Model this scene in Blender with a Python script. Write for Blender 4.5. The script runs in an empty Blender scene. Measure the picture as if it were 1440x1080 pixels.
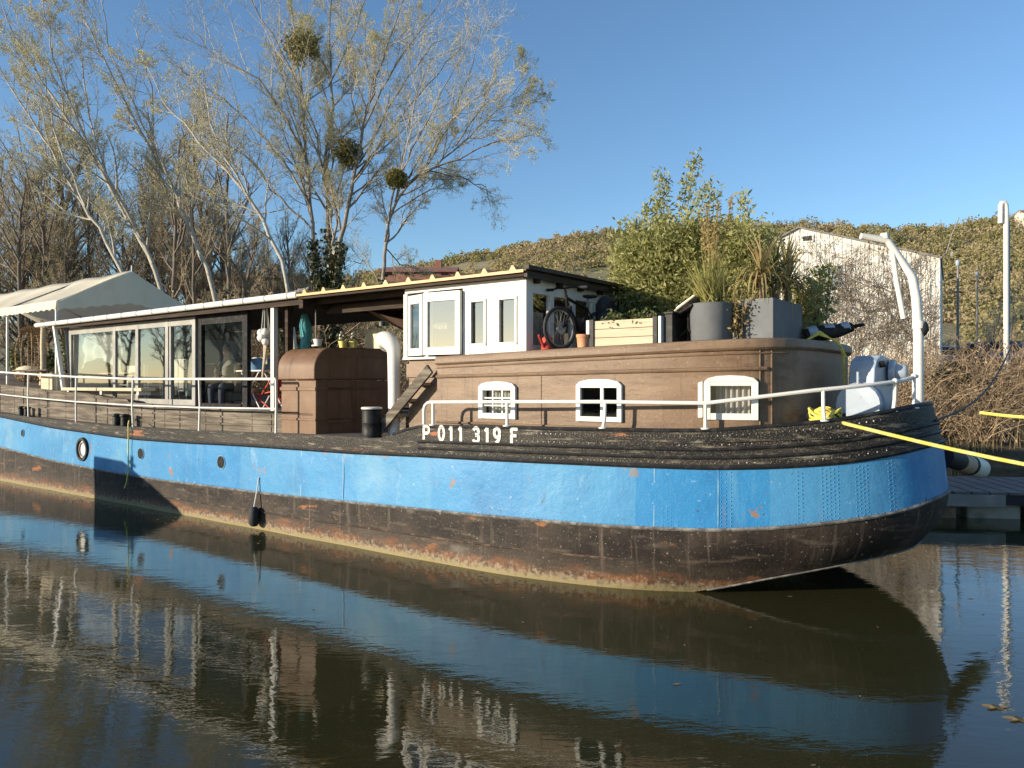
import bpy, bmesh, math, random
import numpy as np
from mathutils import Vector, Matrix
random.seed(7); np.random.seed(7)
R = math.radians
S = bpy.context.scene
C = S.collection
# ------------------------------------------------------------------ camera, sky, sun
CAMZ = 2.4
cam = bpy.data.objects.new('camera', bpy.data.cameras.new('camera')); C.objects.link(cam)
cam.location = (0, 0, CAMZ); cam.rotation_euler = (R(90), 0, 0)
cam.data.sensor_width = 36; cam.data.lens = 27; cam.data.clip_end = 3000; cam.data.clip_start = .05
S.camera = cam
SUN = Vector((-.448, -.164, .092)).normalized()
w = bpy.data.worlds.new('World'); S.world = w; w.use_nodes = True
nt = w.node_tree; bg = nt.nodes['Background']
sky = nt.nodes.new('ShaderNodeTexSky'); sky.sky_type = 'NISHITA'; sky.sun_disc = False
sky.sun_elevation = math.asin(SUN.z); sky.sun_rotation = math.atan2(SUN.x, SUN.y)
sky.air_density = 1.0; sky.dust_density = .25; sky.ozone_density = 3.4; sky.altitude = 100
nt.links.new(sky.outputs[0], bg.inputs[0]); bg.inputs[1].default_value = .14
sl = bpy.data.lights.new('sun', 'SUN'); sl.energy = 4.7; sl.angle = R(.5); sl.color = (1, .87, .68)
so = bpy.data.objects.new('sun', sl); C.objects.link(so); so.rotation_euler = SUN.to_track_quat('Z', 'Y').to_euler()
so.location = SUN * 200
vs = S.view_settings; vs.view_transform = 'Standard'; vs.look = 'None'; vs.exposure = .70; vs.gamma = 1

# ------------------------------------------------------------------ frames of reference
P0 = Vector((-2.3, 11.27, 0)); ANG = math.atan2(-.6, .8)
def W(s, n, z=0): return Vector((-2.3+.8*s+.6*n, 11.27-.6*s+.8*n, z))
def at(px, py, Y): return Vector(((px-720)/1080*Y, Y, CAMZ-(py-540)/1080*Y))
def ln(px, py, n):            # boat coordinates of a sight line where it meets the plane n
    k = (px-720)/1080; s = (k*(11.27+.8*n)+2.3-.6*n)/(.8+.6*k); Y = 11.27-.6*s+.8*n
    return s, CAMZ-(py-540)/1080*Y
def ls(px, py, s):
    k = (px-720)/1080; n = (k*(11.27-.6*s)+2.3-.8*s)/(.6-.8*k); Y = 11.27-.6*s+.8*n
    return n, CAMZ-(py-540)/1080*Y

# ------------------------------------------------------------------ materials
def ramp(t, fac, lo, hi, c0=(0,0,0,1), c1=(1,1,1,1)):
    r = t.nodes.new('ShaderNodeValToRGB'); e = r.color_ramp.elements
    e[0].position = lo; e[1].position = hi; e[0].color = c0; e[1].color = c1
    t.links.new(fac, r.inputs[0]); return r.outputs[0]
def mat(name, col, rough=.6, layers=(), metal=0, bump=None, coord='Object', island=None, spec=.5, trans=0, sub=None, bump2=None):
    """layers: (colour, scale, lo, hi, (sx,sy,sz), amount, detail)"""
    m = bpy.data.materials.new(name); m.use_nodes = True; t = m.node_tree; b = t.nodes['Principled BSDF']
    L = t.links.new
    tc = t.nodes.new('ShaderNodeTexCoord'); co = tc.outputs[coord]
    def noise(scale, st=(1,1,1), det=6, dist=0):
        mp = t.nodes.new('ShaderNodeMapping'); mp.inputs['Scale'].default_value = st; L(co, mp.inputs[0])
        n = t.nodes.new('ShaderNodeTexNoise'); n.inputs['Scale'].default_value = scale; n.inputs['Detail'].default_value = det
        n.inputs['Roughness'].default_value = .62; n.inputs['Distortion'].default_value = dist
        L(mp.outputs[0], n.inputs['Vector']); return n.outputs[0]
    cur = None
    def mix(fac, c, amt=1):
        nonlocal cur
        mx = t.nodes.new('ShaderNodeMix'); mx.data_type = 'RGBA'
        if amt != 1:
            mm = t.nodes.new('ShaderNodeMath'); mm.operation = 'MULTIPLY'; mm.inputs[1].default_value = amt; L(fac, mm.inputs[0]); fac = mm.outputs[0]
        L(fac, mx.inputs[0])
        if cur is None: mx.inputs[6].default_value = (*col, 1)
        else: L(cur, mx.inputs[6])
        mx.inputs[7].default_value = (*c, 1); cur = mx.outputs[2]
    if island:
        g = t.nodes.new('ShaderNodeNewGeometry')
        for k, c in enumerate(island):
            wn = t.nodes.new('ShaderNodeTexWhiteNoise'); wn.noise_dimensions = '2D'
            cx = t.nodes.new('ShaderNodeCombineXYZ'); L(g.outputs['Random Per Island'], cx.inputs[0]); cx.inputs[1].default_value = k*3.3
            L(cx.outputs[0], wn.inputs['Vector']); mix(wn.outputs['Value'], c, .9)
    for ly in layers:
        c, sc, lo, hi = ly[:4]; st = ly[4] if len(ly) > 4 else (1,1,1); amt = ly[5] if len(ly) > 5 else 1
        mix(ramp(t, noise(sc, st, ly[6] if len(ly) > 6 else 6), lo, hi), c, amt)
    if cur is None: b.inputs['Base Color'].default_value = (*col, 1)
    else: L(cur, b.inputs['Base Color'])
    b.inputs['Roughness'].default_value = rough; b.inputs['Metallic'].default_value = metal
    b.inputs['Specular IOR Level'].default_value = spec
    prev = None
    for bp in (bump, bump2):
        if bp:
            bn = t.nodes.new('ShaderNodeBump'); bn.inputs['Strength'].default_value = bp[1]; bn.inputs['Distance'].default_value = bp[2] if len(bp) > 2 else .02
            L(noise(bp[0], bp[3] if len(bp) > 3 else (1,1,1)), bn.inputs['Height'])
            if prev: L(prev, bn.inputs['Normal'])
            prev = bn.outputs[0]
    if prev: L(prev, b.inputs['Normal'])
    if sub:   # thin leaf: let some light through
        tr = t.nodes.new('ShaderNodeBsdfTranslucent'); ms = t.nodes.new('ShaderNodeMixShader'); ms.inputs[0].default_value = sub
        if cur is None: tr.inputs[0].default_value = (*col, 1)
        else: L(cur, tr.inputs[0])
        L(b.outputs[0], ms.inputs[1]); L(tr.outputs[0], ms.inputs[2]); L(ms.outputs[0], t.nodes['Material Output'].inputs[0])
    return m
M = {}
M['blue'] = mat('blue_paint', (.030,.195,.42), .45, [
    ((.055,.26,.48), .8, .44, .66, (1,.7,1), .7), ((.018,.135,.33), 1.3, .52, .68, (1,.6,1), .7),
    ((.13,.32,.47), 3.2, .57, .72, (1.4,.16,1), .55, 8), ((.27,.42,.49), .55, .55, .72, (1,1,1), .65, 10), ((.36,.45,.49), 40, .57, .70, (1,1,1), .3, 12),
    ((.62,.66,.66), 1.3, .625, .75, (1.6,.8,1), .55, 15), ((.22,.13,.07), 6, .62, .74, (2.2,.12,1), .5, 9), ((.28,.15,.075), 2.1, .632, .65, (1,1.1,1), .9, 12), ((.06,.045,.04), 5.5, .66, .675, (1.3,1,1), .95, 11), ((.55,.62,.64), 14, .64, .70, (1,1,1), .5, 12)],
    bump=(2.2, .5, .04), bump2=(45, .3, .005), coord='UV', spec=.22)
def plates(m, width, col, amt):   # sheets painted at different times
    t = m.node_tree; b = t.nodes['Principled BSDF']; L = t.links.new; src = b.inputs['Base Color'].links[0].from_socket
    tc = t.nodes.new('ShaderNodeTexCoord'); sp = t.nodes.new('ShaderNodeSeparateXYZ'); L(tc.outputs['UV'], sp.inputs[0])
    d = t.nodes.new('ShaderNodeMath'); d.operation = 'DIVIDE'; d.inputs[1].default_value = width; L(sp.outputs[0], d.inputs[0])
    f = t.nodes.new('ShaderNodeMath'); f.operation = 'FLOOR'; L(d.outputs[0], f.inputs[0])
    wn = t.nodes.new('ShaderNodeTexWhiteNoise'); wn.noise_dimensions = '1D'; L(f.outputs[0], wn.inputs['W'])
    mm = t.nodes.new('ShaderNodeMath'); mm.operation = 'MULTIPLY'; mm.inputs[1].default_value = amt; L(wn.outputs['Value'], mm.inputs[0])
    mx = t.nodes.new('ShaderNodeMix'); mx.data_type = 'RGBA'; L(mm.outputs[0], mx.inputs[0]); L(src, mx.inputs[6]); mx.inputs[7].default_value = (*col, 1); L(mx.outputs[2], b.inputs['Base Color'])
plates(M['blue'], 1.47, (.13,.31,.45), .34)
M['blue_pale'] = mat('pale_blue_seam', (.15,.32,.45), .5, [((.05,.20,.42), 5, .45, .65), ((.35,.22,.12), 7, .66, .7)])
M['hullblack'] = mat('hull_bottom_paint', (.020,.016,.014), .65, [
    ((.050,.037,.028), 1.6, .44, .62, (1,1,1), .8, 9), ((.115,.09,.068), 5, .55, .67, (.35,1.6,1), .65, 9), ((.15,.12,.095), 4, .58, .70, (2.5,.16,1), .6, 8), ((.30,.27,.22), 1.1, .60, .72, (.7,1.2,1), .6, 14), ((.34,.31,.26), 26, .61, .67, (1,1,1), .6, 10), ((.30,.115,.04), 1.9, .63, .66, (.6,1.7,1), .8, 10), ((.45,.42,.36), 3.1, .70, .72, (.3,2.5,1), .6, 10)],
    bump=(9, .6, .02), bump2=(50, .5, .007), coord='UV', spec=.2)
# waterline growth and rust: stains in bands that follow the waterline
def waterline_stain(m):
    t = m.node_tree; b = t.nodes['Principled BSDF']; L = t.links.new
    src = b.inputs['Base Color'].links[0].from_socket
    tc = t.nodes.new('ShaderNodeTexCoord'); sp = t.nodes.new('ShaderNodeSeparateXYZ'); L(tc.outputs['Object'], sp.inputs[0])
    def nz(sc, st):
        mp = t.nodes.new('ShaderNodeMapping'); mp.inputs['Scale'].default_value = st; L(tc.outputs['UV'], mp.inputs[0])
        n = t.nodes.new('ShaderNodeTexNoise'); n.inputs['Scale'].default_value = sc; n.inputs['Detail'].default_value = 9; n.inputs['Roughness'].default_value = .7
        L(mp.outputs[0], n.inputs['Vector']); return n.outputs[0]
    def band(col, lo, hi, n, nmul, amt):
        nonlocal src
        ma = t.nodes.new('ShaderNodeMath'); ma.operation = 'MULTIPLY_ADD'; L(n, ma.inputs[0]); ma.inputs[1].default_value = nmul; L(sp.outputs[2], ma.inputs[2])
        mr = t.nodes.new('ShaderNodeMapRange'); mr.inputs[1].default_value = hi; mr.inputs[2].default_value = lo; L(ma.outputs[0], mr.inputs[0])
        mr.inputs[4].default_value = amt; mx = t.nodes.new('ShaderNodeMix'); mx.data_type = 'RGBA'; L(mr.outputs[0], mx.inputs[0]); L(src, mx.inputs[6]); mx.inputs[7].default_value = (*col, 1); src = mx.outputs[2]
    band((.10,.075,.055), .40, .70, nz(6, (.5,1.5,1)), .55, .55)
    band((.22,.085,.035), .42, .56, nz(3.2, (.5,1.8,1)), .68, .7)
    band((.04,.032,.026), .48, .54, nz(5, (.7,1,1)), .80, .6)
    band((.30,.25,.17), .36, .46, nz(15, (1,1,1)), .64, .75)
    band((.26,.21,.09), .20, .27, nz(24, (1,.6,1)), .38, .8)
    L(src, b.inputs['Base Color'])
waterline_stain(M['hullblack'])
M['bulwark'] = mat('black_bulwark_paint', (.014,.013,.012), .6, [
    ((.05,.042,.034), 2.2, .46, .66, (.4,2,1), .8, 8), ((.20,.17,.125), 9, .56, .66, (.3,2.2,1), .75, 10), ((.30,.27,.21), 55, .54, .64, (1,1,1), .5, 12), ((.42,.38,.30), 4.5, .60, .72, (.35,1.6,1), .55, 14), ((.36,.13,.05), 1.5, .64, .67, (.5,3,1), .8, 10)],
    bump=(14, .6, .012), bump2=(60, .5, .005), coord='UV', spec=.2)
M['strake'] = mat('rusty_strake_paint', (.045,.034,.027), .7, [((.16,.10,.065), 5, .5, .64, (1,1,1), .9, 9), ((.28,.24,.19), 9, .6, .68, (1,1,1), .7, 9)], bump=(20, .5, .01), spec=.2)
M['oldwood'] = mat('weathered_planks', (.10,.083,.066), .85, spec=.2, layers= [((.25,.215,.17), 3, .42, .62, (.3,1,5), .85, 9), ((.035,.03,.025), 6, .55, .72, (.3,1,4), .8), ((.30,.27,.22), 40, .63, .72, (1,1,1), .5)], bump=(12, .6, .015, (.3,1,4)))
M['deck'] = mat('deck_paint', (.10,.075,.055), .8, [((.17,.13,.10), 3, .45, .7), ((.05,.04,.035), 9, .55, .7)], bump=(30, .3, .006))
M['letter'] = mat('worn_white_lettering', (.66,.64,.58), .65, [((.46,.43,.36), 6, .48, .66, (1,1,1), .7, 9), ((.07,.06,.05), 17, .57, .63, (1,1,1), .85, 10)])
M['brown'] = mat('brown_painted_boards', (.170,.108,.065), .5, [((.24,.165,.105), 1.1, .42, .70, (.5,1,2), .9), ((.118,.072,.045), 2.6, .50, .66, (.4,1,3), .8), ((.09,.055,.035), 6, .58, .70, (2.5,2.5,.16), .6, 8), ((.32,.235,.155), 30, .56, .68, (1,1,1), .45, 11), ((.11,.07,.045), 11, .61, .66, (.45,1,1.6), .7, 10)],
    bump=(5, .35, .02, (.6,1,2)), bump2=(45, .4, .006), spec=.3)
M['brownmetal'] = mat('brown_painted_steel', (.160,.09,.05), .45, spec=.28, layers= [((.22,.135,.08), 2.2, .45, .7), ((.08,.048,.03), 5, .54, .7, (1.5,1.5,.25), .7, 9), ((.34,.25,.17), 40, .66, .74, (1,1,1), .4)], bump=(4, .2, .02))
M['white'] = mat('white_paint', (.72,.70,.64), .42, [((.62,.59,.52), 5, .52, .78, (1,1,.5), .6), ((.42,.34,.25), 16, .70, .78, (1,1,.4), .5)], bump=(25, .12, .005))
M['whitechip'] = mat('chipped_white_paint', (.70,.685,.63), .45, [((.55,.50,.43), 8, .56, .74, (1,1,.5), .7), ((.20,.12,.07), 30, .70, .74, (1,1,.6), .8, 9)], bump=(30, .15, .005))
M['cream'] = mat('cream_canvas', (.82,.75,.58), .85, [((.74,.66,.49), 2, .5, .75)], bump=(7, .25, .02), sub=.28)
M['greyframe'] = mat('grey_aluminium_frame', (.21,.205,.19), .55, [((.29,.285,.265), 3, .45, .7)], metal=.2)
M['black'] = mat('black_paint', (.014,.014,.014), .55, spec=.25, layers= [((.05,.047,.043), 9, .5, .72), ((.25,.22,.18), 40, .68, .74, (1,1,1), .4)], bump=(20, .25, .006))
M['blackmetal'] = mat('black_metal', (.010,.010,.011), .65, spec=.15, layers= [((.04,.04,.04), 12, .5, .7)])
M['rubber'] = mat('rubber', (.016,.016,.017), .75, [((.04,.038,.035), 20, .55, .7)])
M['orange'] = mat('ochre_roof_sheet', (.55,.29,.085), .5, [((.66,.40,.14), 4, .45, .7), ((.28,.15,.07), 9, .62, .75)], bump=(9, .2, .01))
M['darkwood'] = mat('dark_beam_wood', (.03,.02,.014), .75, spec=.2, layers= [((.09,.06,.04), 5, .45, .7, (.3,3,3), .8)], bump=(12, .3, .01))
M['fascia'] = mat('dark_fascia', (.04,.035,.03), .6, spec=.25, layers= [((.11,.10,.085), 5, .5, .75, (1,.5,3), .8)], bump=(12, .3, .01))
M['roofgrey'] = mat('grey_roof_felt', (.16,.155,.15), .85, [((.24,.23,.21), 3, .45, .7)], bump=(20, .3, .01))
M['galv'] = mat('grey_blue_machine_paint', (.31,.37,.44), .42, [((.40,.46,.52), 4, .45, .7), ((.16,.17,.18), 7, .64, .76), ((.30,.17,.09), 18, .70, .76, (1,1,1), .6)], bump=(10, .2, .008))
M['bluegrey'] = mat('anthracite_planter', (.115,.122,.128), .75, [((.15,.16,.165), 3, .45, .7), ((.2,.2,.19), 25, .64, .76, (1,1,1), .4)], bump=(45, .35, .005))
M['palewood'] = mat('pale_pine_boards', (.46,.375,.25), .7, [((.56,.48,.35), 3, .4, .7, (.4,1,3), .9), ((.28,.215,.14), 7, .58, .74, (.3,1,5), .7), ((.28,.18,.09), 5, .72, .76, (1,1,2), .8)], bump=(10, .3, .01, (.3,1,4)))
M['terracotta'] = mat('terracotta', (.52,.235,.12), .75, [((.62,.34,.20), 6, .45, .7), ((.40,.18,.10), 11, .6, .75)], bump=(30, .25, .005))
M['soil'] = mat('potting_soil', (.03,.022,.016), .95, bump=(40, .8, .02))
M['rope'] = mat('yellow_rope', (.68,.56,.09), .7, [((.80,.72,.25), 9, .45, .7), ((.45,.36,.08), 14, .6, .75)], bump=(60, .6, .01))
M['darkrope'] = mat('dark_cable', (.035,.033,.03), .7)
M['stem'] = mat('woody_stem', (.16,.11,.065), .8, [((.26,.20,.13), 8, .45, .7)])
M['red'] = mat('red_cloth', (.50,.05,.035), .7, [((.36,.03,.025), 6, .5, .7)])
M['tealcloth'] = mat('teal_cloth', (.05,.32,.36), .7, [((.15,.45,.48), 6, .45, .65)])
M['bluecloth'] = mat('blue_cloth', (.10,.24,.42), .7, [((.18,.36,.55), 7, .45, .65)])
M['ochre'] = mat('yellow_box_card', (.62,.44,.16), .7, [((.52,.34,.12), 6, .5, .7)])
M['tarp'] = mat('brown_tarpaulin', (.15,.085,.05), .8, [((.21,.13,.085), 4, .45, .7)], sub=.15)
M['curtain'] = mat('white_curtain', (.72,.70,.64), .85, bump=(3, .2, .03, (4,4,.3)), sub=.2)
M['greycurtain'] = mat('mauve_grey_curtain', (.42,.38,.37), .85)
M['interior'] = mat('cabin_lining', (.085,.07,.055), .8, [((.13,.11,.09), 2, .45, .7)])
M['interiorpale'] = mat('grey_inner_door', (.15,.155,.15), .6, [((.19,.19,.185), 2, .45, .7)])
M['wicker'] = mat('wicker', (.30,.20,.11), .8, [((.42,.30,.18), 10, .45, .7)], bump=(60, .6, .01))
M['skin'] = mat('skin', (.50,.30,.21), .55)
M['jacket'] = mat('grey_green_jacket', (.22,.22,.17), .85, [((.30,.30,.24), 8, .45, .7)])
M['trousers'] = mat('dark_blue_trousers', (.05,.06,.085), .85)
M['hair'] = mat('grey_hair', (.18,.15,.13), .7)
M['greywood'] = mat('grey_dock_boards', (.13,.105,.09), .8, [((.20,.165,.14), 3, .45, .7), ((.06,.055,.055), 7, .58, .74)], bump=(14, .4, .01))
M['floatmat'] = mat('old_pale_float', (.30,.28,.23), .7, [((.16,.15,.11), 3, .45, .65), ((.10,.12,.06), 4, .55, .7)], bump=(12, .4, .02))
M['paleplastic'] = mat('pale_fender_plastic', (.62,.66,.58), .45, [((.48,.50,.42), 7, .5, .72), ((.30,.30,.24), 18, .66, .74)])
M['sand'] = mat('beige_worn_rubber', (.42,.32,.22), .7, [((.30,.22,.15), 9, .5, .7)])
def glass(name, tint, refl, rough=.02, fm=1.0):
    m = bpy.data.materials.new(name); m.use_nodes = True; t = m.node_tree; t.nodes.remove(t.nodes['Principled BSDF'])
    tr = t.nodes.new('ShaderNodeBsdfTransparent'); tr.inputs[0].default_value = (*tint, 1)
    gl = t.nodes.new('ShaderNodeBsdfGlossy'); gl.inputs['Roughness'].default_value = rough; gl.inputs[0].default_value = (.95,.96,.95,1)
    tc = t.nodes.new('ShaderNodeTexCoord'); nz = t.nodes.new('ShaderNodeTexNoise'); nz.inputs['Scale'].default_value = 1.6; t.links.new(tc.outputs['Object'], nz.inputs['Vector'])
    bn = t.nodes.new('ShaderNodeBump'); bn.inputs['Strength'].default_value = .03; bn.inputs['Distance'].default_value = .02; t.links.new(nz.outputs[0], bn.inputs['Height']); t.links.new(bn.outputs[0], gl.inputs['Normal'])
    g = t.nodes.new('ShaderNodeNewGeometry'); dt = t.nodes.new('ShaderNodeVectorMath'); dt.operation = 'DOT_PRODUCT'; t.links.new(g.outputs['Normal'], dt.inputs[0]); t.links.new(g.outputs['Incoming'], dt.inputs[1])
    def ma(op, x, y, z=None):
        n_ = t.nodes.new('ShaderNodeMath'); n_.operation = op
        for k_, v_ in enumerate((x, y, z)):
            if v_ is None: continue
            if isinstance(v_, (int, float)): n_.inputs[k_].default_value = v_
            else: t.links.new(v_, n_.inputs[k_])
        return n_
    ab = ma('ABSOLUTE', dt.outputs['Value'], None); om = ma('SUBTRACT', 1.0, ab.outputs[0]); pw = ma('POWER', om.outputs[0], 5.0); sc_ = ma('MULTIPLY_ADD', pw.outputs[0], .96, .04)
    ad = ma('MULTIPLY_ADD', sc_.outputs[0], fm, refl); ad.use_clamp = True
    mx = t.nodes.new('ShaderNodeMixShader'); t.links.new(ad.outputs[0], mx.inputs[0]); t.links.new(tr.outputs[0], mx.inputs[1]); t.links.new(gl.outputs[0], mx.inputs[2])
    t.links.new(mx.outputs[0], t.nodes['Material Output'].inputs[0]); return m
M['glass'] = glass('window_glass', (.75,.78,.76), .12, fm=2.6)
M['doorglass'] = glass('door_glass', (.9,.9,.89), .0, fm=.7)
M['darkglass'] = glass('dark_window_glass', (.30,.31,.30), .0, fm=1)
M['houseglass'] = glass('old_window_glass', (.82,.84,.82), .0, fm=1.6)

# ------------------------------------------------------------------ mesh helpers
class MB:
    def __init__(s): s.v = []; s.f = []; s.uv = None
    def add(s, vs, fs):
        o = len(s.v); s.v.extend([tuple(x) for x in vs]); s.f.extend([tuple(i+o for i in f) for f in fs])
    def box(s, c, d, rz=0, tilt=None):
        cx, cy, cz = c; a, b, h = d[0]/2, d[1]/2, d[2]/2
        P = [Vector((x, y, z)) for z in (-h, h) for x, y in ((-a,-b),(a,-b),(a,b),(-a,b))]
        m = Matrix.Rotation(rz, 3, 'Z')
        if tilt is not None: m = m @ tilt
        s.add([m @ p + Vector(c) for p in P], [(3,2,1,0),(4,5,6,7),(0,1,5,4),(1,2,6,5),(2,3,7,6),(3,0,4,7)])
    def span(s, x0, x1, y0, y1, z0, z1): s.box(((x0+x1)/2, (y0+y1)/2, (z0+z1)/2), (abs(x1-x0), abs(y1-y0), abs(z1-z0)))
    def tube(s, pts, r, n=8, cap=True):
        pts = [Vector(p) for p in pts]; k = len(pts)
        rs = r if isinstance(r, (list, tuple)) else [r]*k
        o = len(s.v); up = None
        for i, p in enumerate(pts):
            d = (pts[min(i+1, k-1)] - pts[max(i-1, 0)])
            if d.length < 1e-9: d = Vector((0,0,1))
            d.normalize()
            if up is None: up = Vector((0,0,1)).cross(d) if abs(d.z) < .9 else Vector((1,0,0)).cross(d)
            up = up - d*up.dot(d); up.normalize(); b = d.cross(up)
            for j in range(n):
                a = 2*math.pi*j/n; q = p + (up*math.cos(a) + b*math.sin(a))*rs[i]; s.v.append((q.x, q.y, q.z))
        for i in range(k-1):
            for j in range(n):
                a = o+i*n+j; b2 = o+i*n+(j+1) % n; s.f.append((a, b2, b2+n, a+n))
        if cap: s.f.append(tuple(range(o+n-1, o-1, -1))); s.f.append(tuple(range(o+(k-1)*n, o+k*n)))
    def lathe(s, prof, c=(0,0,0), n=24, axis='Z'):
        vs = []; fs = []; k = len(prof)
        for r, z in prof:
            for j in range(n):
                a = 2*math.pi*j/n; p = (r*math.cos(a), r*math.sin(a), z)
                if axis == 'X': p = (p[2], p[0], p[1])
                if axis == 'Y': p = (p[0], p[2], p[1])
                vs.append((p[0]+c[0], p[1]+c[1], p[2]+c[2]))
        for i in range(k-1):
            for j in range(n): fs.append((i*n+j, i*n+(j+1) % n, (i+1)*n+(j+1) % n, (i+1)*n+j))
        s.add(vs, fs)
    def prism(s, poly, f, d0, d1):   # outline poly in a plane given by f(x, z, depth)
        k = len(poly); s.add([f(x, z, d0) for x, z in poly] + [f(x, z, d1) for x, z in poly],
            [tuple(range(k)), tuple(range(2*k-1, k-1, -1))] + [(i, i+k, (i+1) % k+k, (i+1) % k) for i in range(k)])
    def sphere(s, c, r, n=10, m=7, sc=(1,1,1)):
        prof = [(max(math.sin(math.pi*i/m), 1e-3), -math.cos(math.pi*i/m)) for i in range(m+1)]
        vs = []; fs = []
        for a, z in prof:
            for j in range(n):
                t = 2*math.pi*j/n; vs.append((c[0]+r*sc[0]*a*math.cos(t), c[1]+r*sc[1]*a*math.sin(t), c[2]+r*sc[2]*z))
        for i in range(m):
            for j in range(n): fs.append((i*n+j, i*n+(j+1) % n, (i+1)*n+(j+1) % n, (i+1)*n+j))
        s.add(vs, fs)
    def build(s, name, m, parent=None, smooth=False, bev=0, norm=True):
        me = bpy.data.meshes.new(name); me.from_pydata(s.v, [], s.f); me.materials.append(m if not isinstance(m, str) else M[m])
        if norm:
            bm = bmesh.new(); bm.from_mesh(me); bmesh.ops.recalc_face_normals(bm, faces=bm.faces); bm.to_mesh(me); bm.free()
        if s.uv is not None:
            ul = me.uv_layers.new(name='UVMap'); vi = np.empty(len(me.loops), int); me.loops.foreach_get('vertex_index', vi)
            ul.data.foreach_set('uv', np.array(s.uv, float)[vi].ravel())
        if smooth:
            me.polygons.foreach_set('use_smooth', [True]*len(me.polygons))
            if smooth != 'all' and hasattr(me, 'set_sharp_from_angle'): me.set_sharp_from_angle(angle=R(38))
        o = bpy.data.objects.new(name, me); C.objects.link(o)
        if parent: o.parent = parent
        if bev:
            b = o.modifiers.new('bevel', 'BEVEL'); b.width = bev; b.segments = 2; b.limit_method = 'ANGLE'; b.angle_limit = R(40)
        return o
def fastmesh(name, V, F, m, parent=None, smooth=False):
    """V (n,3), F (k,q) numpy"""
    me = bpy.data.meshes.new(name); V = np.asarray(V, np.float32); F = np.asarray(F, np.int32); q = F.shape[1]
    me.vertices.add(len(V)); me.vertices.foreach_set('co', V.ravel())
    me.loops.add(F.size); me.loops.foreach_set('vertex_index', F.ravel())
    me.polygons.add(len(F)); me.polygons.foreach_set('loop_start', np.arange(0, F.size, q)); me.polygons.foreach_set('loop_total', np.full(len(F), q))
    if smooth: me.polygons.foreach_set('use_smooth', np.ones(len(F), bool))
    me.update(calc_edges=True); me.materials.append(m if not isinstance(m, str) else M[m])
    o = bpy.data.objects.new(name, me); C.objects.link(o)
    if parent: o.parent = parent
    return o
def leaves(name, cen, size, m, parent=None, aspect=.5, dirs=None, jit=1.0):
    """small diamond leaves at the points cen"""
    cen = np.asarray(cen, float); k = len(cen); rng = np.random
    d = rng.normal(size=(k,3))
    if dirs is not None: d = np.asarray(dirs)*1.0 + d*jit*.35
    d /= np.linalg.norm(d, axis=1, keepdims=True)+1e-9
    u = np.cross(d, rng.normal(size=(k,3))); u /= np.linalg.norm(u, axis=1, keepdims=True)+1e-9
    L = (np.asarray(size)*rng.uniform(.6, 1.35, k))[:, None]
    V = np.stack([cen-d*L*.5, cen+u*L*aspect*.5, cen+d*L*.5, cen-u*L*aspect*.5], 1).reshape(-1, 3)
    return fastmesh(name, V, np.arange(4*k).reshape(-1, 4), m, parent)
def thing(name, label, cat, loc=(0,0,0), rz=0, group=None):
    o = bpy.data.objects.new(name, None); C.objects.link(o); o.location = loc; o.rotation_euler = (0, 0, rz); o.empty_display_size = .1
    return tag(o, label, cat, group)
def tag(o, label, cat, group=None):
    o['label'] = label; o['category'] = cat
    if group: o['group'] = group
    return o
def kind(o, k): o['kind'] = k; return o
def dup(root, loc, rz=0, label=None, sc=None):
    r = root.copy(); C.objects.link(r); r.location = loc; r.rotation_euler = (0, 0, rz)
    if label: r['label'] = label
    if sc is not None: r.scale = sc if not isinstance(sc, (int, float)) else (sc, sc, sc)
    for ch in list(root.children):
        c = ch.copy(); C.objects.link(c); c.parent = r
        for g in ch.children:
            d = g.copy(); C.objects.link(d); d.parent = c
    return r
def onboat(name, label, cat, s, n, z, group=None, rz=0): return thing(name, label, cat, W(s, n, z), ANG+rz, group)
# ================================================================== SETTING: water, land, hill
def Ysh(X): return 22.0 + np.where(X > 14, 0, -.45*(X-14)) + .35*np.sin(X*.7) + .2*np.sin(X*1.9+1)
RPX = [-400,0,200,300,400,480,560,640,700,800,900,1000,1100,1200,1260,1330,1380,1440,1600,2000]
RPY = [500,455,440,426,408,395,381,367,354,335,325,320,320,322,327,325,317,307,298,308]
def land(X, Y):
    d = np.maximum(Y - Ysh(X), -(X+74))
    z = np.interp(d, [-40,-4,-1,0,1.2,3,6,30,90], [-2.5,-1.6,-.35,-.02,.45,1.15,1.75,2.2,2.6])
    px = 720+1080*X/np.maximum(Y, 30); yr = np.interp(px, RPX, RPY)
    zr = CAMZ+(540-yr)/1080*350-2.6
    f = np.clip((Y-115)/235, 0, 1)**1.15
    return z + zr*f + .06*np.sin(X*1.7+Y*.9)*np.clip(d, 0, 1)
xs = np.concatenate([np.linspace(-420,-70,36), np.linspace(-68,68,137), np.linspace(72,420,36)])
ys = np.concatenate([np.linspace(-40,18,13), np.linspace(18.5,50,64), np.linspace(52,115,22), np.linspace(120,380,53), np.linspace(400,900,6)])
XX, YY = np.meshgrid(xs, ys); ZZ = land(XX, YY); ZZ += np.random.uniform(-.05,.05,ZZ.shape)*(YY > 21)
nx, ny = len(xs), len(ys); idx = np.arange(nx*ny).reshape(ny, nx)
F = np.stack([idx[:-1,:-1], idx[:-1,1:], idx[1:,1:], idx[1:,:-1]], -1).reshape(-1,4)
M['earth'] = mat('bank_earth_and_litter', (.055,.042,.028), .95, [((.11,.085,.05), .35, .42, .62), ((.10,.10,.045), .09, .45, .65, (1,1,1), .8), ((.17,.13,.08), 2.2, .55, .72), ((.025,.02,.014), 5, .58, .75)], bump=(3, .8, .15), bump2=(18, .6, .03))
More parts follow.
